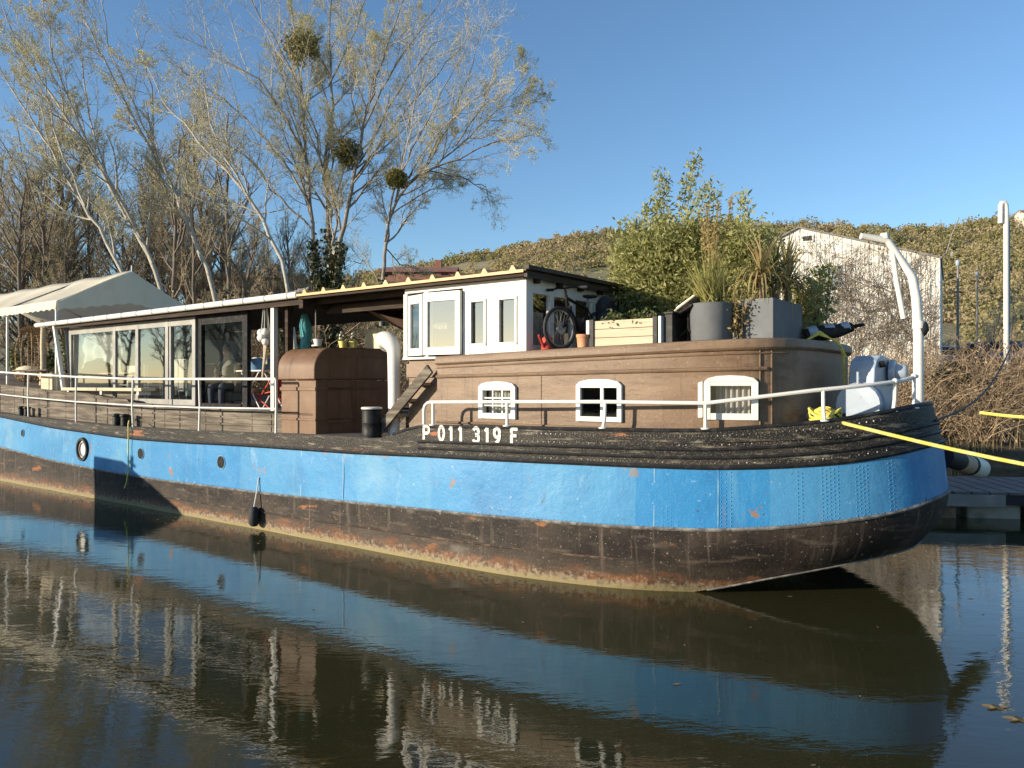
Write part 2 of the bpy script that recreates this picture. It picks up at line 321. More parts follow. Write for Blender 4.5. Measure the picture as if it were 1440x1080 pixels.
M['hillgrass'] = mat('hill_grass', (.20,.17,.085), .95, [((.28,.24,.14), .03, .45, .6), ((.12,.12,.05), .06, .5, .64), ((.33,.29,.20), .2, .58, .68)], bump=(.6, .8, .4))
jr = int(np.argmax(ys >= 115)); V3 = np.stack([XX,YY,ZZ],-1).reshape(-1,3); qr = F[:,0]//nx
kind(fastmesh('ground', V3[:(jr+1)*nx], F[qr < jr], 'earth', smooth=True), 'structure')
kind(fastmesh('hill', V3[jr*nx:], F[qr >= jr]-jr*nx, 'hillgrass', smooth=True), 'structure')
wm = bpy.data.materials.new('river_water'); wm.use_nodes = True; t = wm.node_tree; b = t.nodes['Principled BSDF']
b.inputs['Base Color'].default_value = (.034,.032,.012,1); b.inputs['Roughness'].default_value = .015; b.inputs['IOR'].default_value = 1.5
tc = t.nodes.new('ShaderNodeTexCoord'); prev = None
for sc, st, dist, det, sx in ((1.0, .09, .05, 3, (1,1,1)), (5.5, .14, .012, 3, (.5,1.2,1)), (21, .12, .004, 2, (.45,1.3,1))):
    mp = t.nodes.new('ShaderNodeMapping'); mp.inputs['Scale'].default_value = sx; mp.inputs['Rotation'].default_value = (0,0,R(12)); t.links.new(tc.outputs['Object'], mp.inputs[0])
    n = t.nodes.new('ShaderNodeTexNoise'); n.inputs['Scale'].default_value = sc; n.inputs['Detail'].default_value = det; n.inputs['Distortion'].default_value = .6; t.links.new(mp.outputs[0], n.inputs['Vector'])
    bn = t.nodes.new('ShaderNodeBump'); bn.inputs['Strength'].default_value = st; bn.inputs['Distance'].default_value = dist; t.links.new(n.outputs[0], bn.inputs['Height'])
    if prev: t.links.new(prev, bn.inputs['Normal'])
    prev = bn.outputs[0]
t.links.new(prev, b.inputs['Normal'])
wv = MB(); wv.add([(-150,-40,0),(150,-40,0),(150,75,0),(-150,75,0)], [(0,1,2,3)]); kind(wv.build('water', wm), 'structure')

# far wood on the hill: one mass
M['farwood'] = mat('far_wood_foliage', (.40,.335,.155), .9, [((.48,.38,.23), .04, .44, .58, (1,1,1), .75), ((.17,.185,.055), .055, .5, .62, (1,1,1), .75), ((.36,.31,.20), .09, .6, .68, (1,1,1), .6)], island=[(.48,.40,.22),(.26,.22,.10),(.38,.33,.14)], sub=.45)
rng = np.random.default_rng(3); cen = []; sizes = []
for i in range(6500):
    Y = 125+255*rng.random()**.8; px = rng.uniform(330, 1560); X = (px-720)/1080*Y
    if math.sin(X*.055+Y*.04)+math.sin(X*.023-Y*.07+2)+.6*math.sin(X*.13+1) < -1.05 and rng.random() < .85: continue
    z = float(land(np.array(X), np.array(Y))); r = rng.uniform(1.0, 2.3)*(1.7 if rng.random() < .10 else 1)*(1.25 if Y > 300 and px > 1000 else 1); k = int(24+16*r*(.9 if Y > 250 else 1.5))
    p = rng.normal(size=(k,3)); p /= np.linalg.norm(p, axis=1, keepdims=True); p *= rng.uniform(.55,1.05,(k,1)); p[:,2] = np.abs(p[:,2])*1.25-.15
    cen.append(p*r*np.array([1,1,rng.uniform(.8,1.35)])+np.array([X,Y,z+.35*r])); sizes.append(np.full(k, .55+.0010*Y))
kind(leaves('hillside_wood', np.concatenate(cen), np.concatenate(sizes), 'farwood', aspect=.8), 'stuff')
bpy.data.objects['hillside_wood']['label'] = 'olive brown early spring wood covering the far hillside'
bpy.data.objects['hillside_wood']['category'] = 'wood'

# ================================================================== THE BARGE
HS0, HA, HP = 1.5, 5.8, 2.2
th = np.linspace(0, math.pi, 121); cth = np.cos(th); sth = np.sin(th)
sb = HS0+HA*np.abs(sth)**(2/HP); nb = 2.5-2.5*np.sign(cth)*np.abs(cth)**(2/HP)
st_ = np.arange(-22, 1.45, .25)
HSs = np.r_[st_, sb, st_[::-1]]; HNn = np.r_[st_*0, nb, st_*0+5]
dS = np.gradient(HSs); dN = np.gradient(HNn); LL = np.hypot(dS, dN); IN = np.stack([-dN/LL, dS/LL], 1)   # inward normal
ARC = np.r_[0, np.cumsum(np.hypot(np.diff(HSs), np.diff(HNn)))]
def sm(tab):
    x, y = zip(*tab); g = np.linspace(-24, 7.6, 800); v = np.interp(g, x, y); kk = np.exp(-np.linspace(-2,2,25)**2); kk /= kk.sum()
    v = np.convolve(np.r_[np.full(12, v[0]), v, np.full(12, v[-1])], kk, 'valid'); return lambda s: np.interp(s, g, v)
zbw = sm([(-24,2.25),(-22,2.12),(-13,1.66),(-8,1.545),(-4.6,1.545),(-1.85,1.605),(.55,1.615),(1.15,1.81),(2.6,1.845),(4,1.855),(5.24,1.87),(5.93,1.935),(6.38,1.98),(7,2.09),(7.2,2.15),(7.35,2.19)])
zbt = sm([(-24,2.1),(-22,1.98),(-13,1.58),(-10.1,1.41),(-7.5,1.335),(-6.4,1.31),(-4.5,1.325),(-3,1.355),(0,1.38),(1.4,1.415),(3.6,1.445),(5.26,1.455),(5.95,1.49),(6.58,1.55),(6.82,1.60),(7.16,1.67),(7.35,1.76)])
zbb = sm([(-24,1.3),(-22,1.2),(-13,.825),(-10.1,.667),(-7.9,.605),(-5.5,.58),(-3,.60),(-1.67,.616),(0,.655),(1.4,.693),(2.6,.717),(3.6,.737),(4.2,.745),(5.3,.78),(6,.85),(6.46,.92),(6.88,.99),(7.16,1.06),(7.28,1.14),(7.35,1.22)])
zch = sm([(-24,-.5),(2.5,-.5),(4,-.24),(4.6,-.09),(5.2,.03),(5.82,.205),(6.42,.345),(6.83,.44),(7.2,.50),(7.35,.54)])
zdk = sm([(-24,2.1),(-13,1.62),(-8,1.515),(-4.6,1.515),(-1.85,1.575),(.7,1.585),(4,1.66),(7.35,1.85)])
bow = np.clip((HSs-2)/5.3, 0, 1)
def hullband(levels, inset0=0):
    """rows of the plating: list of (z array, inset array)"""
    mb = MB(); k = len(HSs); uv = []
    for z, ins in levels:
        for i in range(k): mb.v.append((HSs[i]+IN[i,0]*ins[i], HNn[i]+IN[i,1]*ins[i], z[i])); uv.append((ARC[i], z[i]))
    for r in range(len(levels)-1):
        for i in range(k-1): mb.f.append((r*k+i, r*k+i+1, (r+1)*k+i+1, (r+1)*k+i))
    mb.uv = uv; return mb
I_bw = .02+.15*bow**2; I_bt = .02+.04*bow; I_bb = bow*0; I_ch = np.interp(HSs, [2.5,3.6,4.4,5.1,7.3], [0,.08,.20,.31,.30]); I_bo = I_ch+2.2*bow
Zbw, Zbt, Zbb, Zch = zbw(HSs), zbt(HSs), zbb(HSs), zch(HSs)
lerp = lambda a, b_, f: a+(b_-a)*f
barge = thing('barge', 'long blue and black river barge with a brown deckhouse moored along the bank', 'boat', P0, ANG)
hb = hullband([(lerp(Zbt, Zbb, f), lerp(I_bt, I_bb, f)+.012*np.sin(HSs*2.1+f*3)*(1-bow)*f*(1-f)*4) for f in (0,.25,.5,.75,1)]); hb.build('topside_plating', 'blue', barge, smooth='all', norm=False)
hb = hullband([(lerp(Zbb, Zch, f), lerp(I_bb, I_ch, f**1.9)+.010*np.sin(HSs*3.1+f*4)*math.sin(f*3.14)) for f in (0,.15,.3,.45,.6,.75,.88,1)]); hb.build('bottom_plating', 'hullblack', barge, smooth='all', norm=False)
hb = hullband([(Zch, I_ch), (lerp(Zch, Zch*0-.2, .25), lerp(I_ch, I_bo, .45)), (np.minimum(Zch*0-.2, Zch-.2), I_bo), (Zch*0-.95, I_bo+.02)]); hb.build('underside', 'hullblack', barge, smooth='all', norm=False)
hb = hullband([(lerp(Zbw, Zbt, f), lerp(I_bw, I_bt, f)) for f in (0,.33,.66,1)]); bwk = hb.build('bulwark', 'bulwark', barge, smooth='all', norm=False)
def hline(z, ins, r, i0=0, i1=None, n=6):
    i1 = len(HSs) if i1 is None else i1; mb = MB()
    mb.tube([(HSs[i]+IN[i,0]*ins[i], HNn[i]+IN[i,1]*ins[i], z[i]) for i in range(i0, i1)], r, n); return mb
M['edge'] = mat('worn_strake_edge', (.10,.092,.085), .6, spec=.25, layers= [((.24,.23,.21), 9, .45, .65), ((.06,.05,.045), 14, .55, .7), ((.28,.13,.06), 6, .68, .74)])
hline(Zbb, I_bb, .022).build('rubbing_strake', 'edge', barge, smooth=True)
hline(Zbt+.012, I_bt, .030).build('rubbing_strake', 'black', barge, smooth=True)
i0 = int(np.argmax(HSs > 1.0)); i1 = len(HSs)-i0
for f, rr in ((.72, .022), (.50, .022)): hline(lerp(Zbw, Zbt, f), lerp(I_bw, I_bt, f), rr, i0, i1).build('rubbing_strake', 'black', barge, smooth=True)
hline(Zbw, I_bw+.025, .034, i0-2, i1+2).build('bulwark_rail', 'black', barge, smooth=True)
hline(Zch, I_ch-.004, .011, int(np.argmax(HSs > 5.1)), len(HSs)-int(np.argmax(HSs > 5.1))).build('chine_bar', 'edge', barge, smooth=True)
hline(lerp(Zbb, Zbb*0, .52), lerp(I_bb, I_ch, .3), .017, int(np.argmax(HSs > -6)), int(np.argmax(HSs > 4.6))).build('bilge_strake', 'strake', barge, smooth=True)
# bulwark inner skin, deck
hb = hullband([(Zbw, I_bw+.05), (zdk(HSs), I_bw+.05)]); hb.build('bulwark_lining', 'black', barge, norm=False)
mb = MB(); half = len(HSs)//2; k = 0
dk = zdk(HSs)
for i in range(half+1):
    j = len(HSs)-1-i; ins = I_bw[i]*0.5+.01
    mb.v += [(HSs[i]+IN[i,0]*ins, HNn[i]+IN[i,1]*ins, dk[i]+.012), (HSs[j]+IN[j,0]*ins, HNn[j]+IN[j,1]*ins, dk[j]+.012)]
for i in range(half): mb.f.append((2*i, 2*i+2, 2*i+3, 2*i+1))
mb.build('deck', 'deck', barge)
mb = MB(); mb.add([(-22,0,2.05),(-22,5,2.05),(-22,5,-.9),(-22,0,-.9)], [(0,1,2,3)]); mb.build('transom', 'hullblack', barge)
def hp(s, z, out=0):   # a point on the near outer plating at station s
    i = np.arange(half+1); n = np.interp(s, HSs[:half+1], HNn[:half+1]); ix = np.interp(s, HSs[:half+1], IN[:half+1,0]); iy = np.interp(s, HSs[:half+1], IN[:half+1,1])
    b_ = min(max((s-2)/5.3, 0), 1); a, c, e = float(zbw(s)), float(zbt(s)), float(zbb(s))
    ins = np.interp(z, [e, c, a], [0, .02+.04*b_, .02+.15*b_**2]) - out
    return Vector((s+ix*ins, n+iy*ins, z))
# weld seams and rivets
for px in (75, 263, 423, 482, 920, 1009):
    mb = MB()
    s0, _ = ln(px, 640, 0)
    if px > 800: s0 = {920: 4.65, 1009: 5.33}[px]
    for a in range(8):
        za, zb_ = lerp(float(zbb(s0)), float(zbt(s0)), a/8), lerp(float(zbb(s0)), float(zbt(s0)), (a+1)/8)
        wd = .012 if px < 470 else .008
        mb.add([hp(s0-wd, za, .004), hp(s0+wd, za, .004), hp(s0+wd, zb_, .004), hp(s0-wd, zb_, .004)], [(0,1,2,3)])
    mb.build('weld_seam', 'blue_pale', barge)
def rivet(mb, s, z, r):
    p = hp(s, z, 0); q = hp(s+.01, z, 0); tdir = (q-p).normalized(); o = Vector((tdir.y, -tdir.x, 0))
    base = [p+tdir*r*math.cos(a)+Vector((0,0,r*math.sin(a))) for a in [i*math.pi/3 for i in range(6)]]
    mid = [p+o*r*.6+(b_-p)*.6 for b_ in base]; mb.add(base+mid+[p+o*r*.8], [(i, (i+1) % 6, 6+(i+1) % 6, 6+i) for i in range(6)]+[(6+i, 6+(i+1) % 6, 12) for i in range(6)])
mb = MB(); mbw = MB()
for s0, cols, wide in ((4.75, 3, .045), (5.36, 3, .05), (6.1, 2, .05), (6.32, 5, .045), (6.62, 4, .04), (6.9, 2, .04)):
    for c in range(cols):
        s1 = s0+c*wide*(1 if s0 < 6 else .8)
        zz = float(zbb(s1))+.04+(c % 2)*.022
        while zz < float(zbt(s1))-.04: rivet(mb, s1, zz, .0085); zz += .045
for s1 in np.arange(-20, 7, .055):
    rivet(mb, s1, float(zbb(s1))+.028, .007)
for s1 in np.arange(3.05, 6.9, .065): rivet(mbw, s1, lerp(float(zbw(s1)), float(zbt(s1)), .14), .011)
for s1 in np.arange(1.6, 6.9, .075): rivet(mbw, s1+.02, lerp(float(zbw(s1)), float(zbt(s1)), .38), .009)
for s1 in np.arange(.8, 6.9, .08): rivet(mbw, s1+.02, lerp(float(zbw(s1)), float(zbt(s1)), .86), .009)
kind(mb.build('rivets', 'blue', barge, smooth='all'), 'stuff')
M['chalkrivet'] = mat('worn_rivet_heads', (.10,.09,.075), .6, [((.5,.47,.4), 2.0, .50, .62)])
kind(mbw.build('rivets', 'chalkrivet', barge, smooth='all'), 'stuff')
# registration lettering
def arcp(cx, cy, rx, ry, a0, a1, n=14): return [(cx+rx*math.cos(R(a0+(a1-a0)*i/n)), cy+ry*math.sin(R(a0+(a1-a0)*i/n))) for i in range(n+1)]
GLY = {'P': [[(.0,-.02),(.0,1.02)], [(0,.96),(.5,.96)]+arcp(.5,.71,.42,.25,90,-90)[1:]+[(0,.46)]],
       '0': [arcp(.5,.5,.42,.5,0,360,24)], '1': [[(.62,-.02),(.62,1.02)], [(.62,.98),(.30,.76)]],
       '3': [[(.08,.80)]+arcp(.46,.73,.36,.26,150,-90)+[(.36,.47)], [(.40,.49)]+arcp(.46,.25,.42,.27,90,-160)],
       '9': [arcp(.5,.68,.38,.31,0,360,22), arcp(.28,.60,.60,.62,6,-88,10)], 'F': [[(.05,-.02),(.05,1.02)], [(.05,.97),(.88,.97)], [(.05,.53),(.74,.53)]]}
gw, gh, x_ = .108, .182, 1.36
for ch_ in 'P 011 319 F':
    if ch_ == ' ': x_ += .105; continue
    m_ = MB(); lay = 0
    for pl_ in GLY[ch_]:
        lay += 1; q_ = [Vector((a*gw, c_*gh)) for a, c_ in pl_]; hw_ = .021
        for i in range(len(q_)):
            t_ = (q_[min(i+1, len(q_)-1)]-q_[max(i-1, 0)]).normalized()
            if (q_[0]-q_[-1]).length < 1e-4 and i in (0, len(q_)-1): t_ = (q_[1]-q_[-2]).normalized()
            o_ = Vector((-t_.y, t_.x))*hw_*random.uniform(.92,1.08)
            for sg in (1, -1): w_ = q_[i]+o_*sg; s1 = x_+w_.x; m_.v.append(tuple(hp(s1, 1.648+w_.y+.006*(s1-1.3), .005+.0015*lay)))
        base_ = len(m_.v)-2*len(q_); m_.f += [(base_+2*i, base_+2*i+1, base_+2*i+3, base_+2*i+2) for i in range(len(q_)-1)]
    m_.build('painted_letter', 'letter', barge); x_ += gw+.055
# portholes
for px, py, rr, big in ((31,609,.085,0),(116,632,.22,1),(197,638,.11,0),(310,650,.115,0)):
    s1, z1 = ln(px, py, 0); p = MB(); prof = [(rr*.94, -.01), (rr*.97, .012), (rr*1.06, .012), (rr*1.1, 0)] if not big else [(rr*.86, 0), (rr*.9, .05), (rr*1.12, .05), (rr*1.18, 0)]
    p.lathe([(a, -q) for a, q in prof], (s1, .018, z1), 28, 'Y'); ro = p.build('porthole', 'blue_pale' if not big else 'black', barge, smooth=True)
    g = MB(); g.lathe([(.001, -.004), (rr*.9, -.004)], (s1, .012, z1), 28, 'Y'); g.build('pane', 'blackmetal' if not big else 'white', ro, smooth=True)
    if big:
        g = MB(); g.lathe([(rr*.6, -.008), (rr*.64, -.03), (rr*.72, -.03), (rr*.76, -.008)], (s1+.02, .012, z1), 28, 'Y'); g.build('inner_ring', 'greyframe', ro, smooth=True)
# ---- coaming along the hold
def sweep_box(mb, pts, w_, zlo, zhi):
    for (a, b_) in zip(pts[:-1], pts[1:]):
        t = Vector((b_[0]-a[0], b_[1]-a[1], 0)).normalized(); o = Vector((-t.y, t.x, 0))*w_
        A, B = Vector((a[0], a[1], 0)), Vector((b_[0], b_[1], 0)); la, ha, lb, hb_ = zlo(a[0]), zhi(a[0]), zlo(b_[0]), zhi(b_[0])
        V = [A+Vector((0,0,la)), B+Vector((0,0,lb)), B+o+Vector((0,0,lb)), A+o+Vector((0,0,la)), A+Vector((0,0,ha)), B+Vector((0,0,hb_)), B+o+Vector((0,0,hb_)), A+o+Vector((0,0,ha))]
        mb.add(V, [(3,2,1,0),(4,5,6,7),(0,1,5,4),(1,2,6,5),(2,3,7,6),(3,0,4,7)])
CN = .42
zct = lambda s: float(np.interp(s, [-22,-13,-9.5,-7.6,-7.4,-5,-1.5], [2.75,2.36,2.2,2.12,1.99,1.93,1.90]))
mb = MB(); bounds = np.arange(-22, -2.3, 1.45)
for a, b_ in zip(bounds[:-1], bounds[1:]): sweep_box(mb, [(a+.006, CN), (b_-.006, CN)], .06, lambda s: float(zdk(s)), lambda s: zct(s)-.02)
sweep_box(mb, [(bounds[-1]+.006, CN), (-1.45, CN)], .06, lambda s: float(zdk(s)), lambda s: zct(s)-.02)
mb.build('hatch_coaming', 'oldwood', barge, bev=.006)
mb = MB()
for f in (.28, .62): sweep_box(mb, [(-22, CN-.025), (-7.5, CN-.025), (-7.4, CN-.025), (-1.45, CN-.025)], .022, lambda s: lerp(float(zdk(s)), zct(s), f), lambda s: lerp(float(zdk(s)), zct(s), f)+.028)
sweep_box(mb, [(-22, CN-.03), (-7.5, CN-.03), (-7.4, CN-.03), (-1.45, CN-.03)], .13, lambda s: zct(s)-.02, lambda s: zct(s)+.02)
for s1 in np.arange(-20, -1.6, 1.45): mb.span(s1-.012, s1+.012, CN-.012, CN-.002, float(zdk(s1))+.02, zct(s1)-.03)
mb.build('coaming_batten', 'oldwood', barge)
mb = MB(); sweep_box(mb, [(-22, CN+.09), (-9.5, CN+.09), (-7.4, CN+.09), (-1.45, CN+.09)], 4.0, lambda s: zct(s)-.06, lambda s: zct(s)-.012); mb.build('hatch_deck', 'deck', barge)
# ---- foredeck house
HPL = [(1.1,.5),(2,.505),(3,.53),(4,.58),(4.6,.63),(5.1,.71),(5.4,.785),(5.6,.87),(5.75,.99),(5.87,1.15),(5.95,1.35),(6.0,1.65),(6.03,2.1),(6.03,2.5)]
hs_, hn_ = np.array(HPL).T
pp = np.linspace(0, len(HPL)-1, 160); HSN = np.stack([np.interp(pp, range(len(HPL)), hs_), np.interp(pp, range(len(HPL)), hn_)], 1)
kk = np.ones(7)/7; Hs = np.convolve(np.r_[np.full(3,HSN[0,0]),HSN[:,0],np.full(3,HSN[-1,0])], kk, 'valid'); Hn = np.convolve(np.r_[np.full(3,HSN[0,1]),HSN[:,1],np.full(3,HSN[-1,1])], kk, 'valid')
hz = lambda s: 2.70+.026*s
hn = lambda s: float(np.interp(s, Hs, Hn))
WIN = []
for (xa, xb, ya, yb, style) in ((675,727,539,588,'grid'), (812,876,536,592,'dark'), (990,1067,531,590,'curtain')):
    n_ = .52; 
    for _ in range(4): sa = ln(xa, ya, n_)[0]; n_ = hn(sa)
    na = n_; n_ = .6
    for _ in range(4): sb_ = ln(xb, ya, n_)[0]; n_ = hn(sb_)
    z1 = ln(xa, ya, na)[1]; z0 = ln(xa, yb, na)[1]; WIN.append((sa, sb_, z0, z1, style))
stn = sorted(set([round(float(x), 4) for x in Hs if x < 5.55] + [round(v, 4) for w_ in WIN for v in (w_[0]+.05, w_[1]-.05)]))
path = [(x, hn(x)) for x in stn] + [(float(a), float(b_)) for a, b_ in zip(Hs, Hn) if a >= 5.55 and b_ > hn(stn[-1])+.01]
path = path+[(a, 5-b_) for a, b_ in path[::-1][1:]]
zl = sorted(set([1.5] + [round(v, 4) for w_ in WIN for v in (w_[2]+.05, w_[3]-.05)])); mb = MB(); k = len(zl)+1
for (a, b_) in path: mb.v += [(a, b_, z) for z in zl] + [(a, b_, hz(a))]
for i in range(len(path)-1):
    mid = (path[i][0]+path[i+1][0])/2
    for j in range(k-1):
        zm = (zl[j]+(zl[j+1] if j+1 < len(zl) else hz(mid)))/2
        if path[i][1] < 1.2 and path[i+1][1] < 1.2 and any(w_[0]+.05 < mid < w_[1]-.05 and w_[2]+.05 < zm < w_[3]-.05 for w_ in WIN): continue
        mb.f.append((i*k+j, (i+1)*k+j, (i+1)*k+j+1, i*k+j+1))
mb.f.append(tuple(range(0, k)) + tuple((len(path)-1)*k+j for j in range(k-1, -1, -1)))
house = mb.build('deckhouse', 'brown', barge, smooth=True)
def along(path, off, zf, r, s1=None, s0=None):
    P = []
    for i, (a, b_) in enumerate(path):
        if (s1 and (a > s1 or b_ > 2.5)) or (s0 and a < s0): continue
        p, q = path[max(i-1,0)], path[min(i+1,len(path)-1)]; t = Vector((q[0]-p[0], q[1]-p[1], 0)).normalized(); P.append((a+t.y*off, b_-t.x*off, zf(a)))
    m_ = MB(); m_.tube(P, r, 8); return m_
lid = MB(); prof = [(-.10,.075),(.035,.06),(.05,.03),(.05,-.035),(.03,-.06),(-.02,-.06)]; k = len(prof)
for i, (a, b_) in enumerate(path):
    p, q = path[max(i-1,0)], path[min(i+1,len(path)-1)]; t = Vector((q[0]-p[0], q[1]-p[1], 0)).normalized()
    lid.v += [(a+t.y*o, b_-t.x*o, hz(a)+z+.0) for o, z in prof]
for i in range(len(path)-1):
    for j in range(k-1): lid.f.append((i*k+j, (i+1)*k+j, (i+1)*k+j+1, i*k+j+1))
lid.f.append(tuple(range(k))); lid.f.append(tuple((len(path)-1)*k+j for j in range(k-1,-1,-1)))
lid.build('roof_edge', 'brown', house, smooth=True)
top = MB(); m_ = len(path)//2
for i in range(m_+1):
    a, b_ = path[i]; c_, d_ = path[len(path)-1-i]; top.v += [(a, b_+.05, hz(a)+.06), (a, 2.5, hz(a)+.085), (c_, d_-.05, hz(c_)+.06)]
for i in range(m_): top.f += [(3*i,3*i+3,3*i+4,3*i+1), (3*i+1,3*i+4,3*i+5,3*i+2)]
top.build('roof', 'brownmetal', house, smooth=True)
along(path, .012, lambda s: 2.486+.0155*s, .024, 5.72).build('moulding', 'brown', house, smooth=True)
along(path, .008, lambda s: hz(s)-.10, .010, 5.9).build('moulding', 'brown', house, smooth=True)
along(path, .010, lambda s: 1.86, .018, 5.75).build('moulding', 'brown', house, smooth=True)
for sx in (5.66, 5.76):
    mb = MB(); mb.tube([(sx+.004, hn(sx)-.006, z) for z in (1.7, 2.2, hz(sx)-.06)], .009, 6); mb.build('seam_batten', 'brown', house)
for sx in (2.95,): 
    mb = MB(); mb.tube([(sx, hn(sx)-.001, z) for z in (1.7, 2.5)], .006, 6); mb.build('seam_batten', 'brown', house)
for sa, sb_, z0, z1, style in WIN:
    A = Vector((sa, hn(sa), 0)); B = Vector((sb_, hn(sb_), 0)); t = (B-A).normalized(); o = Vector((t.y, -t.x, 0)); L = (B-A).length; H = z1-z0
    f = lambda x, z, d: A+t*x+o*d+Vector((0,0,z0+z))
    fw = .075 if style != 'dark' else .062; fr = MB()
    fr.prism([(0,0),(fw,0),(fw,H-.05),(0,H-.05)], f, -.05, .045); fr.prism([(L-fw,0),(L,0),(L,H-.05),(L-fw,H-.05)], f, -.05, .045)
    fr.prism([(fw,0),(L-fw,0),(L-fw,fw),(fw,fw)], f, -.05, .043)
    fr.prism([(0,H-.05),(L,H-.05),(L-.05,H-.005),(L*.75,H+.018),(L*.5,H+.026),(L*.25,H+.018),(.05,H-.005)], f, -.05, .047)
    fr.prism([(fw,H-fw-.02),(L-fw,H-fw-.02),(L-fw,H-.05),(fw,H-.05)], f, -.05, .043)
    if style == 'curtain': fr.prism([(-.065,.02),(-.012,.02),(-.012,H-.04),(-.065,H-.06)], f, -.02, .035)
    fo = fr.build('window', 'white', house, bev=.006)
    g = MB(); g.add([f(fw,fw,.0), f(L-fw,fw,.0), f(L-fw,H-fw,.0), f(fw,H-fw,.0)], [(0,1,2,3)]); g.build('pane', 'houseglass' if style != 'dark' else 'darkglass', fo)
    mu = MB(); x0, x1, y0, y1 = fw, L-fw, fw, H-fw-.02
    if style == 'grid':
        for i in (1,2): mu.prism([(lerp(x0,x1,i/3)-.008,y0),(lerp(x0,x1,i/3)+.008,y0),(lerp(x0,x1,i/3)+.008,y1),(lerp(x0,x1,i/3)-.008,y1)], f, -.025, .02)
        for i in (1,2): mu.prism([(x0,lerp(y0,y1,i/3)-.008),(x1,lerp(y0,y1,i/3)-.008),(x1,lerp(y0,y1,i/3)+.008),(x0,lerp(y0,y1,i/3)+.008)], f, -.022, .017)
    if style == 'dark': mu.prism([(L*.56-.02,y0),(L*.56+.02,y0),(L*.56+.02,y1),(L*.56-.02,y1)], f, -.025, .02)
    if mu.v: mu.build('muntin', 'white', fo)
    if style != 'dark':
        cu_ = MB(); N = 40; xa, xb = (x0, x1) if style == 'grid' else (x0+.12*(x1-x0), x1)
        for i in range(N+1):
            x = lerp(xa, xb, i/N); d = -.10-.022*math.sin(i*.95)
            cu_.v += [tuple(f(x, 0, d)), tuple(f(x, H, d))]
        cu_.f = [(2*i, 2*i+2, 2*i+3, 2*i+1) for i in range(N)]; cu_.build('curtain', 'curtain' if style == 'grid' else 'greycurtain', fo, smooth='all')
# ---- wheelhouse on the after end of the deckhouse
WN0, WS0, WS1, WN1 = .56, .47, 2.64, 2.95
zb, zt = 2.76, 3.74
wh = MB()
wh.span(WS0-.02, 1.08, .60, .64, 2.50, zb-.06); wh.span(WS0, 1.08, .64, 4.3, 1.6, zb-.004)
wh.build('wheelhouse_base', 'brown', barge)
mb = MB(); mb.span(WS0-.04, WS1-.1, WN0-.02, 4.3, zb, zb+.035); mb.build('wheelhouse_sill', 'whitechip', barge, bev=.006)
fr = MB(); T = .07
SX = [ln(p, 450, WN0)[0] for p in (570, 600, 653, 692, 736)]
z0, z1 = zb+.035, zt
def side_frame(mb, a, b_, n0=WN0, out=.0, fz=.10, st=.085):
    mb.span(a, a+st, n0-out, n0+T-out, z0, z1); mb.span(b_-st, b_, n0-out, n0+T-out, z0, z1)
    mb.span(a+st, b_-st, n0-out, n0+T-out, z0, z0+fz); mb.span(a+st, b_-st, n0-out, n0+T-out, z1-fz-.06, z1)
wside = MB()
side_frame(wside, SX[2]+.01, SX[3]-.004, st=.10, fz=.15); side_frame(wside, SX[3]+.004, SX[4], st=.10, fz=.15)
wside.span(SX[0], SX[4]+.01, WN0-.012, WN0+T+.012, z1, z1+.07)
wf_side = wside.build('window_frame', 'whitechip', barge, bev=.006)
for a, b_ in ((SX[2], SX[3]), (SX[3], SX[4])):
    g = MB(); g.add([(a+.09, WN0+.03, z0+.1), (b_-.09, WN0+.03, z0+.1), (b_-.09, WN0+.03, z1-.1), (a+.09, WN0+.03, z1-.1)], [(0,1,2,3)]); g.build('pane', 'glass', wf_side)
    m_ = MB(); e_ = .10
    for q in ((a+e_, a+e_+.035), (b_-e_-.035, b_-e_)): m_.span(q[0], q[1], WN0-.02, WN0-.001, z0+.13, z1-.17)
    m_.span(a+e_, b_-e_, WN0-.019, WN0-.002, z0+.13, z0+.165); m_.span(a+e_, b_-e_, WN0-.019, WN0-.002, z1-.205, z1-.17); m_.build('casement', 'whitechip', wf_side, bev=.004)
def casement(a, n_a, b_, n_b, name, st=.085):
    A = Vector((a, n_a, 0)); B = Vector((b_, n_b, 0)); t = (B-A).normalized(); o = Vector((t.y, -t.x, 0)); L = (B-A).length
    f = lambda x, z, d: A+t*x+o*d+Vector((0,0,z)); m_ = MB()
    m_.prism([(0,z0+.02),(st,z0+.02),(st,z1-.03),(0,z1-.03)], f, 0, .06); m_.prism([(L-st,z0+.02),(L,z0+.02),(L,z1-.03),(L-st,z1-.03)], f, 0, .06)
    m_.prism([(st,z0+.02),(L-st,z0+.02),(L-st,z0+.13),(st,z0+.13)], f, .003, .057); m_.prism([(st,z1-.16),(L-st,z1-.16),(L-st,z1-.03),(st,z1-.03)], f, .003, .057)
    fo = m_.build(name, 'whitechip', barge, bev=.006)
    g = MB(); g.add([f(st,z0+.1,.03), f(L-st,z0+.1,.03), f(L-st,z1-.1,.03), f(st,z1-.1,.03)], [(0,1,2,3)]); g.build('pane', 'glass', fo); return fo
casement(SX[0]+.02, WN0+.10, SX[1]-.03, WN0+.0, 'window', .07); casement(SX[1]+.03, WN0-.06, SX[2]-.03, WN0-.01, 'window')
for a_ in ((SX[0]-.06, SX[0]+.02, WN0+.02, WN0+.14, z0, z1), (SX[1]-.045, SX[1]+.03, WN0, WN0+.1, z0, z1), (SX[2]-.03, SX[2]+.01, WN0, WN0+.1, z0, z1), (WS1-.02, WS1+.06, WN0-.015, WN0+.09, zb-.02, z1+.05)):
    mb = MB(); mb.span(*a_); mb.build('corner_post', 'whitechip', barge, bev=.006)
